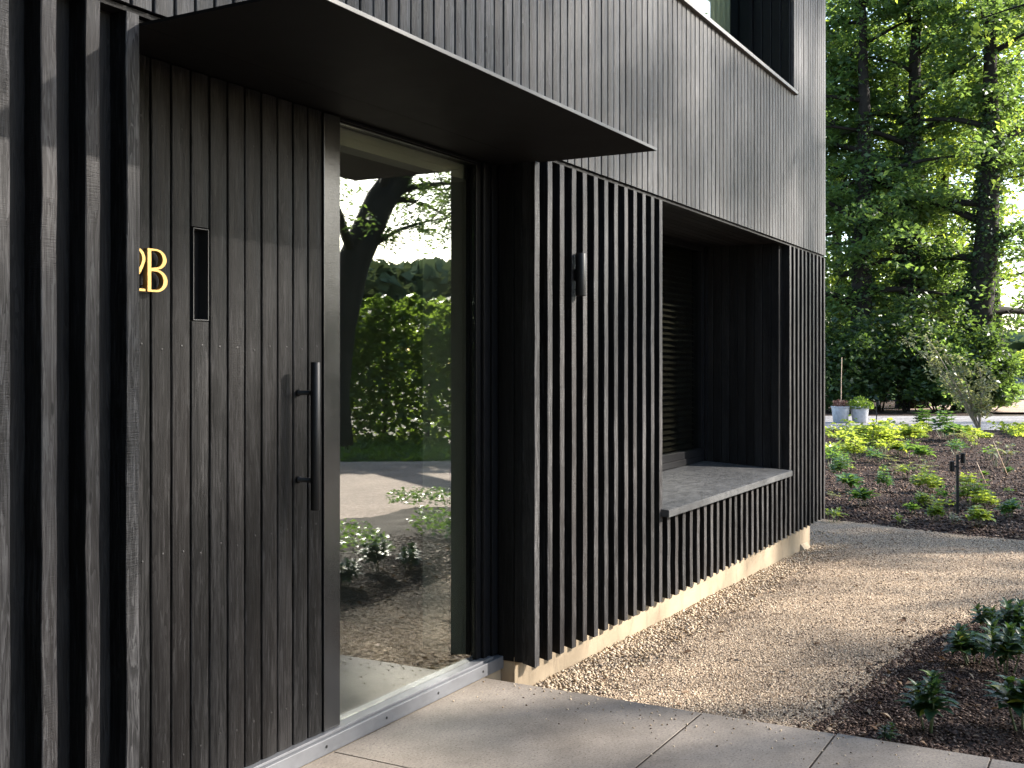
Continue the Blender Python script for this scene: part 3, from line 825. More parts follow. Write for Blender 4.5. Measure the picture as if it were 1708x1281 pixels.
def lerp(pts, t):
    if t <= pts[0][0]: return pts[0][1]
    for (a, b), (c, d) in zip(pts, pts[1:]):
        if t <= c: return b + (d - b) * (t - a) / (c - a)
    return pts[-1][1]
from mathutils import noise as mnoise
def nz(x, y, s, seed=0.0): return mnoise.noise(Vector((x * s + seed, y * s - seed, seed)))
def bed_edge(x):      # edge of the near bed along the path
    return lerp([(4.6, 1.14), (5.16, 1.145), (6.14, 1.10), (7.2, 1.02), (8.5, 0.62), (9.6, 0.15), (11.0, -0.3), (14, -0.6)], x) + 0.035 * nz(x, 0, 2.3, 4)
def far_edge(y):      # where the path meets the far bed
    return lerp([(-1.5, 11.4), (0.8, 12.0), (2.9, 12.75), (6, 13.2), (12, 13.5)], y) + 0.06 * nz(0, y, 1.7, 9)
def h_path(x, y):
    z = lerp([(4.6, -0.075), (6, -0.10), (9, -0.15), (11.2, -0.20), (13, -0.22)], x)
    edge = max(0.0, min(1.0, (y - 2.15) / 0.4)) * (1 if x < 11.3 else max(0, 1 - (x - 11.3)))
    return z - 0.052 * edge + 0.008 * nz(x, y, 1.3, 2)
def h_bed(x, y):
    e = max(0.0, min(1.0, (bed_edge(x) - y + 0.04) / 0.3))
    return h_path(x, 1.0) - 0.012 + e * (0.055 + 0.03 * nz(x, y, 2.2, 6) + 0.016 * nz(x, y, 7, 3))
def h_far(x, y):
    e = max(0.0, min(1.0, (x - far_edge(y) + 0.05) / 0.5))
    return -0.235 + e * (0.05 + 0.05 * nz(x, y, 0.9, 6) + 0.03 * nz(x, y, 2.9, 3))

big = 900.0
me = np_mesh('ground', [(-big, -big, -0.30), (big, -big, -0.30), (big, big, -0.30), (-big, big, -0.30)], [(0, 1, 2, 3)])
tag(link('ground', me, M['ground']), kind='structure')

grid('gravel_path', lambda x, y: (y > bed_edge(x) - 0.12) and x < far_edge(y) + 0.12 and not (x > XC + .3 and y > 9), 4.55, 13.8, -1.2, 9.0, 0.09, h_path, M['gravel'])
grid('near_bed', lambda x, y: y < bed_edge(x) + 0.06 and (y > -1.6), 4.72, 11.2, -1.6, 1.3, 0.06, h_bed, M['soil'])
grid('far_bed', lambda x, y: x > far_edge(y) - 0.05 and (x * FW[0] + y * FW[1]) < 29.3 and y > -1.2, 11.2, 34, -1.2, 14, 0.16, h_far, M['soil'])

# paving slabs
mb = MB()
xe = 4.716
ys = [(1.652, 1.0695 * D - .003), (1.0650, 1.643), (0.462, 1.0560)]
ys += [(0.462 - 0.594 * (i + 1), 0.462 - 0.594 * i - 0.007) for i in range(6)]
for i, (a, b_) in enumerate(ys):
    dz = (0.0005, 0.0005, 0.001, 0, .001, 0, 0, 0, 0)[i]; dxe = (0, 0.004, 0.016, .01, 0, 0, 0, 0, 0)[i]
    for j in range(4):
        L_ = 1.19 if i == 0 else 1.19
        x1 = xe + dxe - j * 1.197
        mb.box(x1 - L_, x1, a, b_, -0.10 + dz, dz, 0.002)
tag(mb.build('pavement', M['paving']), kind='structure')
me = np_mesh('joint_bed', [(-1, -3.5, -0.0015), (4.70, -3.5, -0.0015), (4.70, 2.76, -0.0015), (-1, 2.76, -0.0015)], [(0, 1, 2, 3)])
tag(link('joint_bed', me, M['joint']), kind='structure')

# driveway seen in the glass, road, verge, lawn and the lane beyond
def strip(name, pts, z, m):
    me = bpy.data.meshes.new(name); me.from_pydata([(x, y, z) for x, y in pts], [], [tuple(range(len(pts)))]); me.update()
    return tag(link(name, me, m), kind='structure')
def q(s, l):   # along / across the mirrored view
    return (4.17 + 0.82 * s + 0.57 * l, 2.9 - 0.57 * s + 0.82 * l)
strip('driveway', [q(6.6, .2), q(6.6, -16), q(15.0, -16), q(15.4, 2.0)][::-1], -0.232, M['driveway'])
strip('verge', [q(15.2, 1.0), q(15.2, -18), q(22, -18), q(22, 1)][::-1], -0.240, M['grass_ground'])
strip('road', [gpos(-2, 29.0), gpos(40, 28.2), gpos(40, 37.3), gpos(-2, 38.2)], -0.225, M['road'])
strip('lane', [gpos(14.5, 40.5), gpos(60, 40.0), gpos(60, 55), gpos(20, 54)], -0.215, M['driveway'])
strip('lawn', [gpos(19.0, 55), gpos(120, 55.5), gpos(140, 230), gpos(10, 230)], -0.20, M['grass_ground'])
strip('woodland_floor', [gpos(-30, 38.4), gpos(17, 37.8), gpos(20, 70), gpos(-30, 70)], -0.222, M['soil'])

# ---- loose stones and chips
def blobs(name, P, size, flat, m, kindlabel, cat, shape='oct'):
    n = len(P)
    if shape == 'ico':
        bm = bmesh.new(); bmesh.ops.create_icosphere(bm, subdivisions=1, radius=1); bm.verts.index_update()
        base = np.array([v.co[:] for v in bm.verts]); tri = np.array([[v.index for v in f.verts] for f in bm.faces]); bm.free()
    else:
        base = np.array([(1, 0, 0), (-1, 0, 0), (0, 1, 0), (0, -1, 0), (0, 0, 1), (0, 0, -1.)]) 
        tri = np.array([(0, 2, 4), (2, 1, 4), (1, 3, 4), (3, 0, 4), (2, 0, 5), (1, 2, 5), (3, 1, 5), (0, 3, 5)])
    k = len(base)
    sc = size[:, None] * np.stack([rng.uniform(.7, 1.3, n), rng.uniform(.6, 1.0, n), flat * rng.uniform(.7, 1.2, n)], 1)
    jit = base[None] * rng.uniform(.75, 1.2, (n, k, 1)) * sc[:, None, :]
    a = rng.uniform(0, 2 * np.pi, n); ca, sa = np.cos(a)[:, None], np.sin(a)[:, None]
    tl = rng.normal(0, .35, n)[:, None]
    x = jit[..., 0] * ca - jit[..., 1] * sa; y = jit[..., 0] * sa + jit[..., 1] * ca; z = jit[..., 2] + jit[..., 0] * tl
    V = (np.stack([x, y, z], -1) + P[:, None, :]).reshape(-1, 3)
    F = (tri[None] + (np.arange(n) * k)[:, None, None]).reshape(-1, 3)
    o = link(name, np_mesh(name, V, F), m, None, shape == 'ico')
    return tag(o, kindlabel, cat, None, 'stuff')
P = []
while len(P) < 8200:
    x = rnd.uniform(4.70, 11.25) if rnd.random() < .85 else rnd.uniform(4.7, 7)
    w = 0.30 + 0.10 * nz(x, 0, 1.5, 1)
    y = 2.70 - abs(rnd.gauss(0, 0.55)) * w
    P.append((x, y, h_path(x, y) + rnd.uniform(-.004, .012)))
for _ in range(700):
    x = rnd.uniform(10.8, 11.9); y = rnd.uniform(2.4, 4.5) 
    if x < XC - 0.1 and y > 2.7: continue
    P.append((x, y, h_path(x, y) + 0.004))
P = np.array(P)
blobs('pebble_strip', P, rng.uniform(.006, .0145, len(P)), 0.62, M['pebble'], 'strip of cream pebbles along the foot of the plinth', 'pebbles', 'ico')
P = []
while len(P) < 52000:
    x = 4.70 + 7.6 * rnd.random() ** 1.6; y = rnd.uniform(-0.3, 2.66)
    if y < bed_edge(x) - 0.05 or x > far_edge(y): continue
    P.append((x, y, h_path(x, y) + 0.001))
for _ in range(170):       # grit carried on to the slabs
    x = 4.70 - abs(rnd.gauss(0, .22)); y = rnd.uniform(0.5, 2.75)
    P.append((x, y, 0.0025))
P = np.array(P)
blobs('gravel_grit', P, rng.uniform(.0026, .0074, len(P)) * (1 + 0.04 * (P[:, 0] - 4.7)), 0.8, M['grit'], 'loose buff grit lying on the gravel path', 'gravel')
P = []
while len(P) < 22000:
    x = 4.72 + 4.2 * rnd.random() ** 1.3; y = bed_edge(x) + 0.05 - abs(rnd.gauss(0, 0.55))
    if y < -1.2: continue
    if rnd.random() < 0.04: y = bed_edge(x) + abs(rnd.gauss(0, .10))
    P.append((x, y, max(h_bed(x, y), h_path(x, y) if y > bed_edge(x) else -9) + rnd.uniform(0, .008)))
P = np.array(P)
blobs('bark_mulch', P, rng.uniform(.004, .0135, len(P)), 0.4, M['chip'], 'dark bark mulch covering the bed beside the paving', 'mulch')
P = []
while len(P) < 26000:
    y = rnd.uniform(0.2, 7.5); x = far_edge(y) + 17 * rnd.random() ** 1.7
    if x * FW[0] + y * FW[1] > 29.2 or y > 0.27 * x + 1: continue
    P.append((x, y, h_far(x, y) + rnd.uniform(0, .012)))
P = np.array(P)
blobs('bark_mulch', P, rng.uniform(.010, .030, len(P)), 0.5, M['chip'], 'dark bark mulch covering the far bed before the road', 'mulch')

# ------------------------------------------------------------------ FOLIAGE
def leaf_quads(C, size, up=0.6, droop=0.25, aspect=0.5):
    """kite shaped leaves folded on the midrib"""
    n = len(C)
    a = rng.uniform(0, 2 * np.pi, n)
    t = np.stack([np.cos(a), np.sin(a), rng.normal(-droop, .35, n)], 1); t /= np.linalg.norm(t, axis=1)[:, None]
    nn = np.stack([rng.normal(0, 1, n), rng.normal(0, 1, n), rng.normal(up * 2, .8, n)], 1)
    nn -= t * (nn * t).sum(1)[:, None]; nn /= np.linalg.norm(nn, axis=1)[:, None]
    b = np.cross(t, nn)
    s = (size * rng.uniform(.6, 1.25, n))[:, None]
    base = C - t * s * .5; tip = C + t * s * .5 - nn * s * .12
    l = C + b * s * aspect * .5 + nn * s * .10 - t * s * .08; r = C - b * s * aspect * .5 + nn * s * .10 - t * s * .08
    V = np.stack([base, l, tip, r], 1).reshape(-1, 3)
    F = np.arange(4 * n).reshape(n, 4)
    return V, F

def sprays(centres, per, rad, flat, tilt=0.0):
    """clumps of points round every centre, thinner towards the rim"""
    out = []
    for c, r in zip(centres, rad):
        k = max(4, int(per * (0.6 + 0.8 * rnd.random())))
        d = rng.normal(0, 1, (k, 3)); d /= np.linalg.norm(d, axis=1)[:, None]
        rr = r * rng.uniform(0.15, 1, k) ** 0.6
        p = d * rr[:, None]; p[:, 2] *= flat
        p[:, 2] -= 0.35 * (np.hypot(p[:, 0], p[:, 1]) ** 2) / max(r, .01)
        out.append(p + np.array(c))
    return np.concatenate(out)

def bend(p0, p1, n=7, wob=0.3, sag=0.0):
    pts = []
    a, b = Vector(p0), Vector(p1)
    off = Vector((rnd.uniform(-1, 1), rnd.uniform(-1, 1), 0)) * wob
    for i in range(n):
        t = i / (n - 1)
        p = a.lerp(b, t) + off * math.sin(math.pi * t) + Vector((rnd.uniform(-1, 1), rnd.uniform(-1, 1), 0)) * wob * .12
        p.z += sag * math.sin(math.pi * t)
        pts.append(p)
    return pts

def tree(name, base, height, r0, lean, label, crown_lo, spread, n_limb, per, leaf, lm, clump=1.1, flat=0.5, group=None, cat='tree', sub=3, barkm=None, ivy=0, aspect=.5, back=False):
    root = empty(name, base)
    tag(root, label, cat, group)
    mbt = MB()
    top = Vector((lean[0], lean[1], height))
    tr = bend((0, 0, -0.15), top, 12, 0.25 + 0.01 * height)
    rad = [max(0.02, r0 * (1 - 0.85 * i / 11) * (1.25 if i == 0 else 1)) for i in range(12)]
    mbt.tube(tr, rad, 12)
    cs, rs = [], []
    for k in range(n_limb):
        t = crown_lo / height + (0.97 - crown_lo / height) * (k + rnd.random() * .6) / n_limb
        i = min(10, int(t * 11)); f = t * 11 - i
        s = tr[i].lerp(tr[i + 1], f)
        a = k * 2.4 + rnd.uniform(-.5, .5)
        if back and math.cos(a - math.atan2(FW[1], FW[0])) < -.3 and rnd.random() < .65: a += math.pi * rnd.uniform(.6, 1.4)
        ln = spread * (1.05 - 0.55 * abs(t - 0.45)) * rnd.uniform(.65, 1.1)
        e = s + Vector((math.cos(a) * ln, math.sin(a) * ln, ln * rnd.uniform(-.05, .5)))
        lp = bend(s, e, 6, 0.12 * ln, 0.05 * ln)
        rr = max(0.02, rad[i] * 0.42)
        mbt.tube(lp, [rr * (1 - .8 * j / 5) for j in range(6)], 6)
        for j in range(2, 6):
            for _ in range(sub):
                o_ = Vector((rnd.gauss(0, .5), rnd.gauss(0, .5), rnd.gauss(0, .35))) * clump * 1.1
                c = lp[j] + o_
                cs.append(c); rs.append(clump * rnd.uniform(.5, 1.0))
                if rnd.random() < .5: mbt.tube([lp[j], lp[j].lerp(c, .5) + Vector((0, 0, .05)), c], [rr * .25, rr * .15, .006], 4, False)
    mbt.build('trunk', barkm or M['bark'], root, True)
    P = sprays(cs, per, rs, flat)
    V, F = leaf_quads(P, leaf, aspect=aspect)
    o = link('crown', np_mesh(name + '_crown', V, F), lm, root)
    if ivy:
        pts = []
        for _ in range(ivy):
            t = rnd.random() ** .8 * .62; i = min(10, int(t * 11)); f = t * 11 - i
            c = tr[i].lerp(tr[i + 1], f); r_ = rad[i] * rnd.uniform(1.0, 1.35); a = rnd.uniform(0, 6.283)
            pts.append((c.x + r_ * math.cos(a), c.y + r_ * math.sin(a), c.z))
        V, F = leaf_quads(np.array(pts), 0.16, .2, .4, .8)
        link('ivy', np_mesh(name + '_ivy', V, F), M['leaf_dark'], root)
    return root

def bush(name, base, rx, ry, h, n, leaf, lm, label, cat='shrub', group=None, stems=5, aspect=.5):
    root = empty(name, base); tag(root, label, cat, group)
    cs, rs = [], []
    mbs = MB()
    for k in range(n):
        a = rnd.uniform(0, 6.283); r = math.sqrt(rnd.random())
        z = h * (0.12 + 0.80 * rnd.random() * (1 - 0.45 * r * r))
        cs.append((rx * r * math.cos(a), ry * r * math.sin(a), z)); rs.append(rnd.uniform(.16, .34) * min(h, 2 * rx) * .8)
    for k in range(stems):
        c = cs[k % len(cs)]
        mbs.tube(bend((c[0] * .25, c[1] * .25, -.1), c, 5, .08 * h), [.02 * h ** .5 + .01, .02, .014, .01, .005], 5, False)
    mbs.build('stem', M['bark'], root, True)
    P = sprays(cs, 60, rs, .7)
    P[:, 2] = np.maximum(P[:, 2], .03)
    V, F = leaf_quads(P, leaf, aspect=aspect)
    link('foliage', np_mesh(name + '_foliage', V, F), lm, root)
    return root

# -- row of big trees beyond the road
rnd.seed(101); rng = np.random.default_rng(101)
G1 = 'large trees beyond the road'
def ft(u, d): return far(u, d, -0.22)
tree('broadleaf_tree', ft(1428, 43.5), 19, 0.50, (1.0, 0.1), 'tall leafy tree nearest to the house corner, leaning trunk showing in gaps of its leaves', 3.2, 4.2, 24, 78, 0.25, M['leaf_tree'], 1.3, .36, G1, ivy=1500, back=True)
tree('broadleaf_tree', ft(1520, 44.5), 20, 0.56, (0.9, -0.3), 'tall tree with thick dark ivy covered trunk amid the row beyond the road', 5.0, 4.0, 24, 78, 0.25, M['leaf_tree'], 1.25, .36, G1, ivy=2600, back=True)
tree('broadleaf_tree', ft(1618, 42.5), 19, 0.62, (0.2, -0.5), 'tall tree with the stoutest bare dark trunk, right of the ivy covered one', 3.0, 3.6, 22, 74, 0.25, M['leaf_tree'], 1.2, .36, G1, ivy=2600, back=True)
tree('broadleaf_tree', ft(1672, 47.0), 18, 0.34, (1.0, .6), 'slimmer leaning tree at the right end of the row, sky showing through its leaves', 9.5, 2.8, 14, 36, 0.27, M['leaf_bright'], 1.1, .45, G1)
tree('broadleaf_tree', ft(1340, 47), 19, 0.5, (0.4, 0.6), 'tall tree of the row standing hidden behind the house corner', 2.5, 4.6, 20, 40, 0.30, M['leaf_tree'], 1.3, .45, G1)
for (u, d, hh) in ((1470, 52, 19), (1570, 54, 20), (1400, 53, 18), (1596, 57, 17)):
    tree('broadleaf_tree', ft(u, d), hh, 0.36, (rnd.uniform(-1, 1), rnd.uniform(-1, 1)),
         {1470: 'yellow green tree filling the gap between the first and second trunk, deep in the wood', 1570: 'yellow green tree glowing behind the ivy covered and the stoutest trunk',
          1400: 'sunlit tree deep in the wood just beside the house corner', 1596: 'sunlit tree deepest in the wood, seen left of the stoutest bare trunk'}[u],
         2.0, 4.4 if u != 1596 else 3.4, 18, 40, 0.32, M['leaf_bright'], 1.35, .5, 'sunlit trees deep in the wood')
# undergrowth
for (u, d, rx, h, lab, lm) in ((1400, 41.0, 1.7, 4.6, 'dark shrub under the trees beside the house corner, behind the potted plants', 'leaf_dark'),
                           (1462, 41.5, 1.6, 4.0, 'dark rounded shrub behind the small post across the road', 'leaf_dark'),
                           (1520, 41.0, 1.5, 5.0, 'dark shrub at the foot of the ivy covered trunk', 'leaf_dark'),
                           (1570, 40.5, 1.2, 3.4, 'lighter green shrub between the ivy covered trunk and the sapling', 'leaf_tree'),
                           (1610, 41.2, 1.5, 4.4, 'dark shrub at the foot of the stoutest trunk', 'leaf_dark'),
                           (1650, 41.5, 1.0, 3.0, 'small dark shrub ending the undergrowth beside the lawn', 'leaf_tree'),
                           (1340, 42.0, 2.0, 4.6, 'dark shrub hidden behind the house corner', 'leaf_dark')):
    bush('shrub', far(u, d, -0.22), rx, rx * .8, h, 70, 0.22, M[lm], lab, group='undergrowth beneath the trees')
# distant wood along the horizon, one mass
pts = []
for _ in range(24000):
    az = rnd.uniform(-75, 40); dist = rnd.uniform(170, 230)
    hgt_ = (6.5 + 3.5 * nz(az * .09, 3, 1.0, 5) + (15 if az < -40 else 0)) * dist / 200
    a = math.atan2(FW[1], FW[0]) + R(az)
    pts.append((dist * math.cos(a), dist * math.sin(a), -0.3 + hgt_ * rnd.random() ** .6))
V, F = leaf_quads(np.array(pts), 3.3, .4, .2, .9)
tag(link('distant_wood', np_mesh('distant_wood', V, F), M['leaf_far']), 'hazy line of distant woodland beyond the lawn', 'woodland', None, 'stuff')

# fence at the far side of the lawn
fn = empty('timber_fence', far(1700, 92, -0.2)); tag(fn, 'grey upright board fence at the far side of the lawn', 'fence')
fd = Vector((RT[0], RT[1], 0))
mb = MB(); mp = MB()
fa = math.atan2(fd.y, fd.x)
for i in range(46):
    x = -2.2 + i * 0.30
    mb.box(x, x + 0.25, -0.03, 0.03, 0.05, 2.2 + 0.03 * (i % 3))
for i in range(7):
    mp = MB(); mp.box(-2.28 + i * 2.2, -2.16 + i * 2.2, 0.035, 0.16, 0, 2.3); mp.build('fence_post', M['fence'], fn)
b1 = mb.build('board_panel', M['fence'], fn)
fn.rotation_euler = (0, 0, fa)
bush('shrub', far(1712, 88, -0.2), 2.2, 1.6, 3.4, 34, 0.4, M['leaf_bright'], 'pale yellow green shrub in front of the far fence', group='shrubs by the far fence')

# -- trees on the garden side: they filter the sun and are mirrored in the glass
rnd.seed(205); rng = np.random.default_rng(205)
G2 = 'garden trees facing the front of the house'
for (x, y, h, sp, lo, n, per, lab) in ((14.2, -12.8, 16.5, 4.6, 7.6, 17, 26, 'garden tree opposite the front door, trunk bare to twice head height'),
                                 (24.5, -15.0, 21, 5.0, 12.3, 13, 24, 'garden tree opposite the window seat, the tallest of the garden trees'),
                                 (18.8, -14.5, 20, 4.4, 13.6, 12, 22, 'garden tree standing between the front door tree and the tallest one'),
                                 (42.0, -8.2, 22, 6.2, 7.5, 20, 40, 'garden tree far along the drive mirrored in the upstairs window'),
                                 (9.0, -15.0, 16, 4.8, 6.6, 15, 18, 'garden tree furthest to the left opposite the house')):
    gap = h > 19 and x < 30        # the two tallest have loose crowns of separate dense clumps
    tree('garden_tree', (x, y, -0.25), h, 0.32, (rnd.uniform(-.8, .8), rnd.uniform(-.8, .8)), lab, lo, sp, n, per * (3.2 if gap else 1), 0.30, M['leaf_tree'], 1.15 if gap else 1.3, .5, G2, sub=1 if gap else 3)
for (x, y, lab) in ((-9.5, 0.5, 'added dense tree blocking sky light at the left of the house front'), (-10.5, -5.5, 'added dense tree blocking sky light behind the viewpoint on the left'), (-7.5, -11.5, 'added dense tree blocking sky light behind the viewpoint on the right')):
    tree('garden_tree', (x, y, -0.25), 11, 0.28, (0, 0), lab, .9, 4.2, 20, 34, 0.5, M['leaf_dark'], 1.5, .8, 'added trees blocking sky light behind the viewpoint')  # unseen trees, added to keep sky light off the slat sides
# big leaning tree mirrored in the side window
rnd.seed(307); rng = np.random.default_rng(307)
lt = empty('leaning_tree', (17.9, -8.5, -0.24)); lt.scale = (1.5, 1.5, 1.42)
tag(lt, 'old leaning tree with thick trunk mirrored in the entrance glass', 'tree')
mbt = MB()
tp = [Vector(p) for p in ((0, 0, -.2), (0.02, .0, .8), (0.12, .05, 1.8), (0.36, .14, 2.8), (0.78, .28, 3.7), (1.4, .5, 4.6), (2.1, .8, 5.1), (3.0, 1.1, 5.3))]
mbt.tube(tp, [.34, .25, .235, .23, .22, .19, .14, .07], 14)
cs, rs = [], []
for (s, e, r_) in ((3, (1.5, .9, 3.5), .05), (4, (2.3, 1.0, 4.1), .07), (5, (3.2, 1.6, 4.8), .08), (5, (2.4, -.4, 5.0), .08), (4, (2.6, .2, 3.7), .06), (6, (4.2, 1.8, 5.0), .07), (6, (4.0, .4, 4.5), .07), (4, (.2, 1.2, 4.9), .08), (3, (-1.2, .4, 4.3), .08), (5, (3.4, .9, 4.2), .06)):
    lp = bend(tp[s], e, 7, .12, .12)
    mbt.tube(lp, [r_ * (1 - .85 * j / 6) for j in range(7)], 7)
    for j in range(2, 7):
        for _ in range(3):
            c = lp[j] + Vector((rnd.gauss(0, .26), rnd.gauss(0, .26), rnd.gauss(0, .18)))
            cs.append(c); rs.append(rnd.uniform(.2, .42)); mbt.tube([lp[j], c], [.012, .004], 4, False)
mbt.build('trunk', M['bark'], lt, True)
V, F = leaf_quads(sprays(cs, 40, rs, .6), 0.095, aspect=.42)
link('crown', np_mesh('leaning_crown', V, F), M['leaf_tree'], lt)
# hedge mirrored in the glass
hc = q(20.3, -5)
hg = empty('hedge', (hc[0], hc[1], -0.24), math.atan2(0.82, 0.57)); tag(hg, 'tall green garden hedge across the driveway mirrored in the entrance glass', 'hedge')
pts = []
for _ in range(60000):
    u_ = rnd.uniform(-17, 9); w_ = rnd.uniform(-.9, .9); t_ = 3.25 + .30 * nz(u_, 0, .8, 3) + .22 * nz(u_, 1, 3, 3)
    z_ = t_ * rnd.random() ** .75
    if rnd.random() < .6: w_ = math.copysign(.9 + .12 * nz(u_, z_, 2, 1), rnd.random() - .5)
    pts.append((u_, w_, z_))
V, F = leaf_quads(np.array(pts), .20, .4, .2, .7)
link('foliage', np_mesh('hedge_foliage', V, F), M['leaf_hedge'], hg)
mb = MB()
for i in range(26): mb.tube([(-16.5 + i, rnd.uniform(-.2, .2), -.1), (-16.5 + i + .1, 0, 1.2), (-16.4 + i, .1, 2.6)], [.06, .045, .02], 6)
mb.build('stem', M['bark'], hg)
pp = q(9.2, -1.9)
pt = empty('short_post', (pp[0], pp[1], -.235)); tag(pt, 'short leaning timber post at the driveway edge mirrored in the glass', 'post')
mb = MB(); mb.tube([(0, 0, -.1), (.03, 0, .55), (.035, 0, .60)], [.05, .048, .04], 10); mb.build('shaft', M['post'], pt)
mb = MB(); mb.tube([(.034, 0, .601), (.036, 0, .612)], [.053, .03], 10); mb.build('cap', M['post'], pt)

# -- overhanging branch with large bright leaves, upper right
oh = empty('overhanging_tree', (15.2, -0.9, -0.2)); tag(oh, 'nearer tree whose bright leafy twigs hang in at the top right', 'tree')
ob = Vector((15.2, -0.9, -0.2))
mbt = MB(); tp = [Vector((0, 0, -.1)), Vector((.1, .05, 2)), Vector((.15, .2, 4)), Vector((.1, .3, 6.2)), Vector((0, .5, 8.5))]
mbt.tube(tp, [.17, .14, .12, .09, .04], 10)
cs, rs = [], []
def tip(u, v, d):
    x, y, _ = far(u, d); return Vector((x, y, CZ - (v - 607) / FPX * d)) - ob
for (s, e, k) in ((3, tip(1640, 30, 13.5), 3), (2, tip(1672, 300, 13.8), 3), (3, tip(1600, -40, 14.2), 2), (3, tip(1480, -22, 15), 2), (2, tip(1700, 200, 13.2), 4), (3, tip(1700, 60, 14.4), 4), (3, Vector((1.5, -1.2, 7)), 5), (3, Vector((-1.5, -1, 6.5)), 5), (2, Vector((1.8, .3, 5.2)), 5), (4, Vector((.5, -.4, 9)), 5)):
    lp = bend(tp[s], e, 8, .06, .15)
    mbt.tube(lp, [.03 * (1 - .85 * j / 7) + .003 for j in range(8)], 6)
    for j in range(5, 8):
        for _ in range(k):
            cs.append(lp[j] + Vector((rnd.gauss(0, .10), rnd.gauss(0, .10), rnd.gauss(-.04, .10)))); rs.append(rnd.uniform(.08, .2))
mbt.build('trunk', M['bark'], oh, True)
V, F = leaf_quads(sprays(cs, 8, rs, .6), 0.105, aspect=.55, droop=.5)
link('crown', np_mesh('overhang_crown', V, F), M['leaf_bright'], oh)

# ------------------------------------------------------------------ GARDEN PLANTS
rnd.seed(409); rng = np.random.default_rng(409)
def leaf_blade(V, F, base, az, pitch, ln, wd, curl):
    """one curved pointed leaf of four cross sections"""
    b = len(V)
    d = Vector((math.cos(az), math.sin(az), 0)); s = Vector((-math.sin(az), math.cos(az), 0))
    p = Vector(base); ang = pitch
    for i, w in enumerate((.18, .85, 1.0, .62, .0)):
        up = Vector((-d.x * math.sin(ang), -d.y * math.sin(ang), math.cos(ang)))
        V += [tuple(p + s * wd * w * .5 + up * wd * .14 * w), tuple(p), tuple(p - s * wd * w * .5 + up * wd * .14 * w)]
        st = Vector((d.x * math.cos(ang), d.y * math.cos(ang), math.sin(ang)))
        p = p + st * ln / 4; ang -= curl / 4
    for i in range(4):
        o_ = b + 3 * i
        F += [(o_, o_ + 1, o_ + 4, o_ + 3), (o_ + 1, o_ + 2, o_ + 5, o_ + 4)]
def plant_mesh(name, stems, h, spread, ln, wd, whorls, per, pitch, seed):
    r = random.Random(seed); V, F = [], []; ms = MB()
    for k in range(stems):
        a = k * 2.4 + r.uniform(-.4, .4); rad = spread * math.sqrt((k + .3) / stems)
        hh = h * r.uniform(.65, 1.1)
        top = Vector((rad * math.cos(a), rad * math.sin(a), hh)); bs = Vector((rad * .35 * math.cos(a), rad * .35 * math.sin(a), -.03))
        mid = bs.lerp(top, .5) + Vector((rad * .15 * math.cos(a), rad * .15 * math.sin(a), 0))
        ms.tube([bs, mid, top], [.005, .004, .0025], 5, False)
        for w in range(whorls):
            t = 1 - w * .55 / max(1, whorls)
            c = mid.lerp(top, max(0, t * 2 - 1)) if t > .5 else bs.lerp(mid, t * 2)
            for j in range(per):
                az = j * 6.283 / per + w * .9 + r.uniform(-.3, .3) + a
                sc = (.55 + .45 * w / max(1, whorls - 1)) if whorls > 1 else 1
                leaf_blade(V, F, c, az, pitch * (1 - .75 * w / max(1, whorls)) + r.uniform(-.25, .25), ln * sc * r.uniform(.75, 1.2), wd * sc * r.uniform(.8, 1.2), r.uniform(.5, 1.3))
    me = bpy.data.meshes.new(name); me.from_pydata(V, [], F); me.update()
    me.polygons.foreach_set('use_smooth', [True] * len(me.polygons))
    ms_me = bpy.data.meshes.new(name + '_stem'); ms_me.from_pydata(ms.v, [], ms.f); ms_me.update()
    return me, ms_me
def make_plant(name, meshes, lm, loc, rz, sc, label, group, tilt=0):
    root = empty(name, loc, rz); root.scale = (sc * rnd.uniform(.85, 1.15), sc * rnd.uniform(.85, 1.15), sc * rnd.uniform(.85, 1.1)); root.rotation_euler = (rnd.uniform(-.16, .16), rnd.uniform(-.16, .16), rz)
    tag(root, label, 'plant', group)
    for nm, me, m_ in (('foliage', meshes[0], lm), ('stem', meshes[1], M['stem'])):
        if not me.materials: me.materials.append(m_)
        o = bpy.data.objects.new(nm, me); COL.objects.link(o); o.parent = root
    return root
def near(u, v):
    x, y, z = ground_at(u, v, -0.06)
    return (x, y, h_bed(x, y))
G3 = 'evergreen plants in the near bed'
for i, (u, v, sc, st, lab) in enumerate((
        (1548, 1232, 1.0, 3, 'upright glossy evergreen plant in the near bed closest to the paving slabs'),
        (1622, 1105, 1.0, 5, 'bushy glossy evergreen plant in the near bed beside the gravel edge, pale shoot on top'),
        (1680, 1122, 1.05, 4, 'glossy evergreen plant with a yellow leaf, at the right behind the one by the paving'),
        (1690, 1068, .95, 5, 'widest evergreen plant at the far end of the near bed'),
        (1655, 1050, .8, 4, 'small evergreen plant tucked against the widest one at the gravel edge'),
        (1712, 1225, 1.1, 4, 'evergreen plant cut by the right edge of the picture, low down'),
        (1706, 1040, .7, 3, 'evergreen plant at the right edge behind the widest one'),
        (1480, 1252, .35, 2, 'tiny seedling sprouting from the mulch beside the paving'))):
    ms = plant_mesh('evergreen_%d' % i, st, .19, .09 if st > 3 else .06, .105, .044, 4, 8, 0.9, 40 + i)
    make_plant('evergreen_plant', ms, M['leaf_glossy'], near(u, v), rnd.uniform(0, 6), sc * 1.06, lab, G3)
def farp(u, v):
    x, y, z = ground_at(u, v, -0.19)
    return (x, y, h_far(x, y))
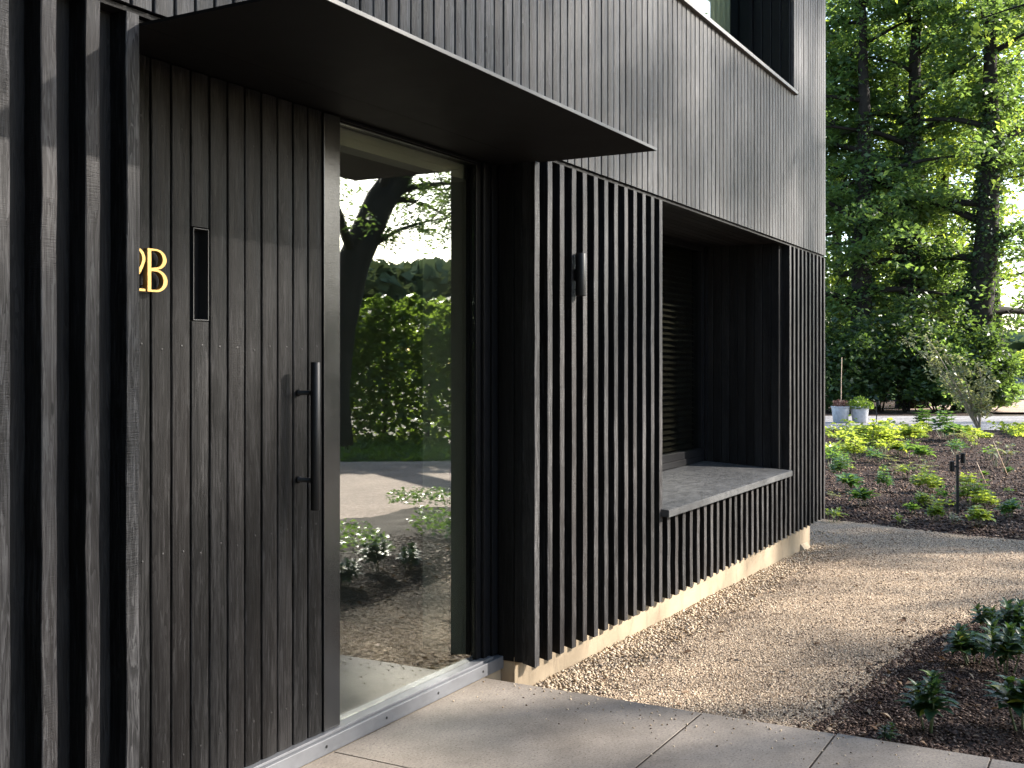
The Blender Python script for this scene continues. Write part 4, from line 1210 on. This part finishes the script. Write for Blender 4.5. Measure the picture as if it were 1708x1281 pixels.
protos = {
 'a': (plant_mesh('bed_plant_a', 8, .30, .17, .15, .10, 3, 5, .7, 3), M['leaf_garden']),
 'b': (plant_mesh('bed_plant_b', 5, .20, .12, .19, .095, 2, 6, .7, 5), M['leaf_mid']),
 'c': (plant_mesh('bed_plant_c', 14, .36, .26, .12, .085, 3, 5, .7, 8), M['leaf_garden']),
 'd': (plant_mesh('bed_plant_d', 7, .42, .16, .14, .075, 4, 5, .7, 13), M['leaf_mid'])}
G4 = 'young plants in the far bed'
for (u, v, k, sc, lab) in (
        (1405, 800, 'd', .75, 'mid green plant of the far bed close beside the house corner'),
        (1415, 822, 'b', .8, 'low dark plant in front of the mid green one by the house corner'),
        (1472, 822, 'd', .62, 'mid green plant with a flower head left of the middle of the far bed'),
        (1440, 850, 'b', .72, 'low broad leaved plant nearest the gravel on the left of the far bed'),
        (1545, 822, 'c', .70, 'big yellow green plant left of the black garden light'),
        (1538, 845, 'a', .5, 'yellow green plant just in front of the big one left of the garden light'),
        (1522, 858, 'b', .45, 'small seedling nearest the gravel left of the garden light'),
        (1560, 868, 'a', .50, 'yellow green plant nearest the gravel, before the garden light'),
        (1612, 812, 'c', .45, 'yellow green plant right behind the garden light'),
        (1622, 842, 'c', .66, 'pale leaved sprawling plant just right of the garden light'),
        (1640, 850, 'c', .5, 'pale leaved plant at the right of the sprawling one'),
        (1630, 880, 'a', .58, 'yellow green plant nearest the gravel right of the garden light'),
        (1685, 866, 'b', .62, 'low mid green plant alone in the mulch near the right edge'),
        (1683, 790, 'b', .4, 'small seedling on the bare mulch at the right'),
        (1642, 798, 'b', .35, 'tiny yellowed seedling midway between garden light and right edge'),
        (1470, 757, 'c', 1.25, 'tall yellow green clump in the left middle of the far bed'),
        (1450, 740, 'a', 1.1, 'yellow green clump behind the tall one in the far bed'),
        (1425, 768, 'c', .9, 'thin grey green clump between the tall clump and the house corner'),
        (1500, 762, 'a', .8, 'yellow green plant right of the tall clump'),
        (1540, 772, 'b', 1.0, 'green rosette in the middle of the far bed'),
        (1520, 738, 'a', 1.2, 'spiky yellow green plant at the back of the far bed, in the middle'),
        (1575, 732, 'd', 1.2, 'upright dark plant at the back of the far bed left of the sapling'),
        (1590, 736, 'b', 1.5, 'broad leaved plant at the back of the far bed beside the sapling'),
        (1540, 722, 'd', 1.25, 'upright dark plant at the back of the far bed along the road')):
    me, lm = protos[k]
    make_plant('bed_plant', me, lm, farp(u, v), rnd.uniform(0, 6), sc * 1.15, lab, G4)
protos['e'] = (plant_mesh('bed_seedling', 3, .13, .09, .11, .05, 2, 4, .8, 21), M['leaf_garden'])
protos['f'] = (plant_mesh('bed_seedling_b', 4, .16, .11, .12, .045, 2, 5, .8, 25), M['leaf_mid'])
protos['g'] = (plant_mesh('bed_seedling_c', 5, .20, .16, .10, .06, 2, 5, .6, 29), M['leaf_pale'])
for i in range(46):
    u, v = rnd.uniform(1384, 1712), 735 + 145 * rnd.random() ** 1.3
    if u > 1640 and rnd.random() < .5: continue
    kk = rnd.choice('eefg'); me, lm = protos[kk]
    make_plant('seedling', me, lm, farp(u, v), rnd.uniform(0, 6), rnd.uniform(.45, 1.35) * (1.35 if v < 790 else 1),
               {'e': 'small yellow green seedling scattered in the brown mulch of the far bed', 'f': 'small mid green seedling scattered in the brown mulch of the far bed', 'g': 'small pale leaved seedling scattered in the brown mulch of the far bed'}[kk],
               {'e': 'yellow green seedlings in the far bed', 'f': 'mid green seedlings in the far bed', 'g': 'pale seedlings in the far bed'}[kk])
# fallen leaves and bits of straw
pts = []
for _ in range(900):
    y = rnd.uniform(0.5, 6.5); x = far_edge(y) + 15 * rnd.random() ** 1.5
    if y > 0.27 * x + .5 or x * FW[0] + y * FW[1] > 29: continue
    pts.append((x, y, h_far(x, y) + .028))
for _ in range(130):
    x = 4.75 + 4 * rnd.random(); y = bed_edge(x) - abs(rnd.gauss(0, .4)); pts.append((x, y, h_bed(x, y) + .016))
for _ in range(70):
    x = rnd.uniform(4.8, 11.5); y = rnd.uniform(bed_edge(x), 2.6); pts.append((x, y, h_path(x, y) + .010))
V, F = leaf_quads(np.array(pts), .055, 1.6, .0, .45)
tag(link('leaf_litter', np_mesh('leaf_litter', V, F), M['litter']), 'dry fallen leaves lying on mulch and gravel', 'fallen leaves', None, 'stuff')
# continuous ground cover along the back of the bed
pts = []
for _ in range(4200):
    u = rnd.uniform(1376, 1720); v = rnd.uniform(718, 742)
    if u > 1490: v = rnd.uniform(718, 732)
    if u < 1400 + 80 * rnd.random(): v = rnd.uniform(716, 760)
    if nz(u * .02, v * .06, 1.0, 4) < -.12: continue
    x, y, z = farp(u, v); pts.append((x, y, z + rnd.uniform(.03, .34) * (0.6 + nz(u * .03, v * .1, 1, 2))))
V, F = leaf_quads(np.array(pts), .15, .8, .1, .5)
tag(link('ground_cover', np_mesh('ground_cover', V, F), M['leaf_garden']), 'low bright ground cover along the back of the far bed by the road', 'ground cover', None, 'stuff')
# mixed planting between paving and drive (mirrored in the glass)
pts = []
for _ in range(9000):
    x = rnd.uniform(6.2, 11.6); y = rnd.uniform(-2.6, min(bed_edge(x) - .35, 0.02 * x))
    if nz(x, y, .9, 5) < 0.02: continue
    pts.append((x, y, -0.15 + rnd.uniform(.03, .17)))
V, F = leaf_quads(np.array(pts), .055, .7, .1, .5)
tag(link('ground_cover', np_mesh('bed_cover', V, F), M['leaf_mid']), 'low leafy ground cover of the near bed mirrored in the glass', 'ground cover', None, 'stuff')
pts = []
for _ in range(9000):
    s = rnd.uniform(15.3, 21); l = rnd.uniform(-17, .9); x, y = q(s, l); pts.append((x, y, -.23 + rnd.uniform(.0, .12)))
for _ in range(9000):
    r_ = rnd.uniform(19.5, 50); d = rnd.uniform(55.2, 100); x, y = gpos(r_, d); pts.append((x, y, -.2 + rnd.uniform(0, .25)))
V, F = leaf_quads(np.array(pts), .22, .2, -.8, .3)
tag(link('grass', np_mesh('grass', V, F), M['leaf_hedge']), 'sunlit green grass on the lawn and the verge', 'grass', None, 'stuff')

# -- sapling, a multi stemmed young tree leaning left
sb = far(1634, 29.4, -0.2)
sp = empty('sapling', sb); tag(sp, 'spindly young tree with pale leaves leaning left at the back of the far bed', 'tree')
mbt = MB(); cs, rs = [], []
def tip2(u, v, d=29.4):
    x, y, _ = far(u, d); return Vector((x - sb[0], y - sb[1], CZ - (v - 607) / FPX * d - sb[2]))
for (u, v) in ((1508, 566), (1545, 560), (1575, 590), (1560, 610), (1600, 600), (1630, 605), (1650, 640), (1585, 640), (1612, 655), (1640, 680)):
    lp = bend((0, 0, -.05), tip2(u, v, 29.4 + rnd.uniform(-.4, .4)), 9, .10, .25)
    mbt.tube(lp, [.022 * (1 - .85 * j / 8) + .003 for j in range(9)], 6, False)
    for j in range(3, 9):
        for _ in range(2):
            cs.append(lp[j] + Vector((rnd.gauss(0, .09), rnd.gauss(0, .09), rnd.gauss(0, .09)))); rs.append(rnd.uniform(.13, .30))
mbt.build('trunk', M['twig'], sp, True)
V, F = leaf_quads(sprays(cs, 15, rs, .8), 0.125, aspect=.45, droop=.4)
link('crown', np_mesh('sapling_crown', V, F), M['leaf_pale'], sp)

# -- potted plants by the road
def pot(u, v, label, kind):
    d = 33.6
    b = far(u, d, -0.222)
    root = empty('potted_plant', b); tag(root, label, 'potted plant', 'pots at the road side')
    mb = MB(); mb.lathe([(.20, 0), (.215, .01), (.265, .40), (.28, .46), (.29, .47), (.29, .49), (.262, .49), (.25, .43)], (0, 0, 0), 28)
    mb.build('pot', M['pot'], root, True)
    mb = MB(); mb.lathe([(.25, .41), (.24, .445), (.01, .45)], (0, 0, 0), 20); mb.build('soil', M['soil'], root)
    pts = []
    if kind == 'heather':
        for _ in range(500): a = rnd.uniform(0, 6.28); r_ = .25 * rnd.random() ** .5; pts.append((r_ * math.cos(a), r_ * math.sin(a), .44 + .28 * rnd.random() * (1 - r_)))
        V, F = leaf_quads(np.array(pts), .08, .2, -.9, .25); m_ = M['heather']
        mb = MB(); mb.tube([(.06, 0, .42), (.10, 0, 1.2), (.17, 0, 1.98)], [.012, .011, .008], 6); mb.build('cane', M['cane'], root)
    else:
        for _ in range(900): a = rnd.uniform(0, 6.28); r_ = .40 * rnd.random() ** .5; pts.append((r_ * math.cos(a), r_ * math.sin(a), .42 + .42 * rnd.random() * (1.05 - r_ * 1.6)))
        V, F = leaf_quads(np.array(pts), .09, .5, .1, .5); m_ = M['leaf_hedge']
    link('foliage', np_mesh(kind, V, F), m_, root)
pot(1402, 0, 'grey round pot of reddish heather with a tall bamboo cane, nearest the house', 'heather')
pot(1434, 0, 'grey round pot with a bushy green plant, right of the heather pot', 'green')

# -- garden lights
def garden_light(u, v, h, label, heads=True, z=-0.19):
    x, y, _ = ground_at(u, v, z)
    b = (x, y, h_far(x, y) if heads else -0.225)
    root = empty('garden_light', b, R(-61)); tag(root, label, 'garden light', 'garden lights in the bed')
    mb = MB(); mb.box(-.013, .013, -.013, .013, -.1, h, .002); mb.build('post', M['black_metal'], root)
    for (sx, hz, yy) in (((-1, h - .17, 0), (1, h - .075, 0)) if heads else ((1, h - .06, 0),)):
        mb = MB(); mb.tube([(sx * .065, yy, hz - .03), (sx * .065, yy, hz - .028), (sx * .065, yy, hz + .088), (sx * .065, yy, hz + .09)], [.024, .027, .027, .024], 18)
        mb.tube([(sx * .0135, yy, hz + .03), (sx * .0375, yy, hz + .03)], .008, 8)
        mb.build('lamp_head', M['black_metal'], root)
garden_light(1597, 856, .70, 'black post light with two small spotlight heads among the plants')
garden_light(1462, 704, .62, 'small black post light standing across the bed beside the potted plants', False, -.225)

# twigs / dry sticks stuck in the mulch
for (u, v, a, ln, lab) in ((1680, 792, 2.3, .9, 'thin pale cane lying slanted on the mulch at the right'), (1645, 808, 2.0, .55, 'short bent cane lying on the mulch left of the slanted one')):
    x, y, z = farp(u, v)
    mb = MB(); mb.tube([(0, 0, .0), (-.2 * ln, .10 * ln, .32 * ln), (-.36 * ln, .2 * ln, .62 * ln)], [.008, .007, .005], 6)
    o = mb.build('cane', M['cane'], None, True); o.location = (x, y, z); tag(o, lab, 'cane')

# ------------------------------------------------------------------ LIGHT, SKY, CAMERA
to_sun = Vector((0.87, -1.0, 0.66)).normalized()
el = math.asin(to_sun.z); az = math.atan2(to_sun.x, to_sun.y)   # from +Y, clockwise
W = bpy.data.worlds.new('World'); S.world = W; W.use_nodes = True
nt = W.node_tree; bg = nt.nodes['Background']
sky = nt.nodes.new('ShaderNodeTexSky'); sky.sky_type = 'NISHITA'; sky.sun_disc = False
sky.sun_elevation = el; sky.sun_rotation = az; sky.air_density = 1.0; sky.dust_density = 1.0; sky.ozone_density = 1.0
nt.links.new(sky.outputs[0], bg.inputs[0]); bg.inputs[1].default_value = 0.15
ld = bpy.data.lights.new('sun', 'SUN'); ld.energy = 5.0; ld.angle = R(1.1); ld.color = (1.0, 0.935, 0.85)
so = bpy.data.objects.new('sun', ld); COL.objects.link(so)
so.rotation_euler = to_sun.to_track_quat('Z', 'Y').to_euler(); so.location = (10, -10, 20)

cam = bpy.data.cameras.new('camera'); co = bpy.data.objects.new('camera', cam); COL.objects.link(co)
co.location = (0, 0, CZ)
co.rotation_euler = (R(90), 0, math.atan2(FW[1], FW[0]) - math.pi / 2)
cam.sensor_width = 36; cam.lens = FPX / 1708 * 36; cam.shift_y = -33.5 / 1708
cam.clip_start = 0.05; cam.clip_end = 2500
S.camera = co
S.view_settings.view_transform = 'Standard'; S.view_settings.look = 'None'
S.view_settings.exposure = 2.0; S.view_settings.gamma = 1.0
S.cycles.max_bounces = 8; S.cycles.transparent_max_bounces = 12
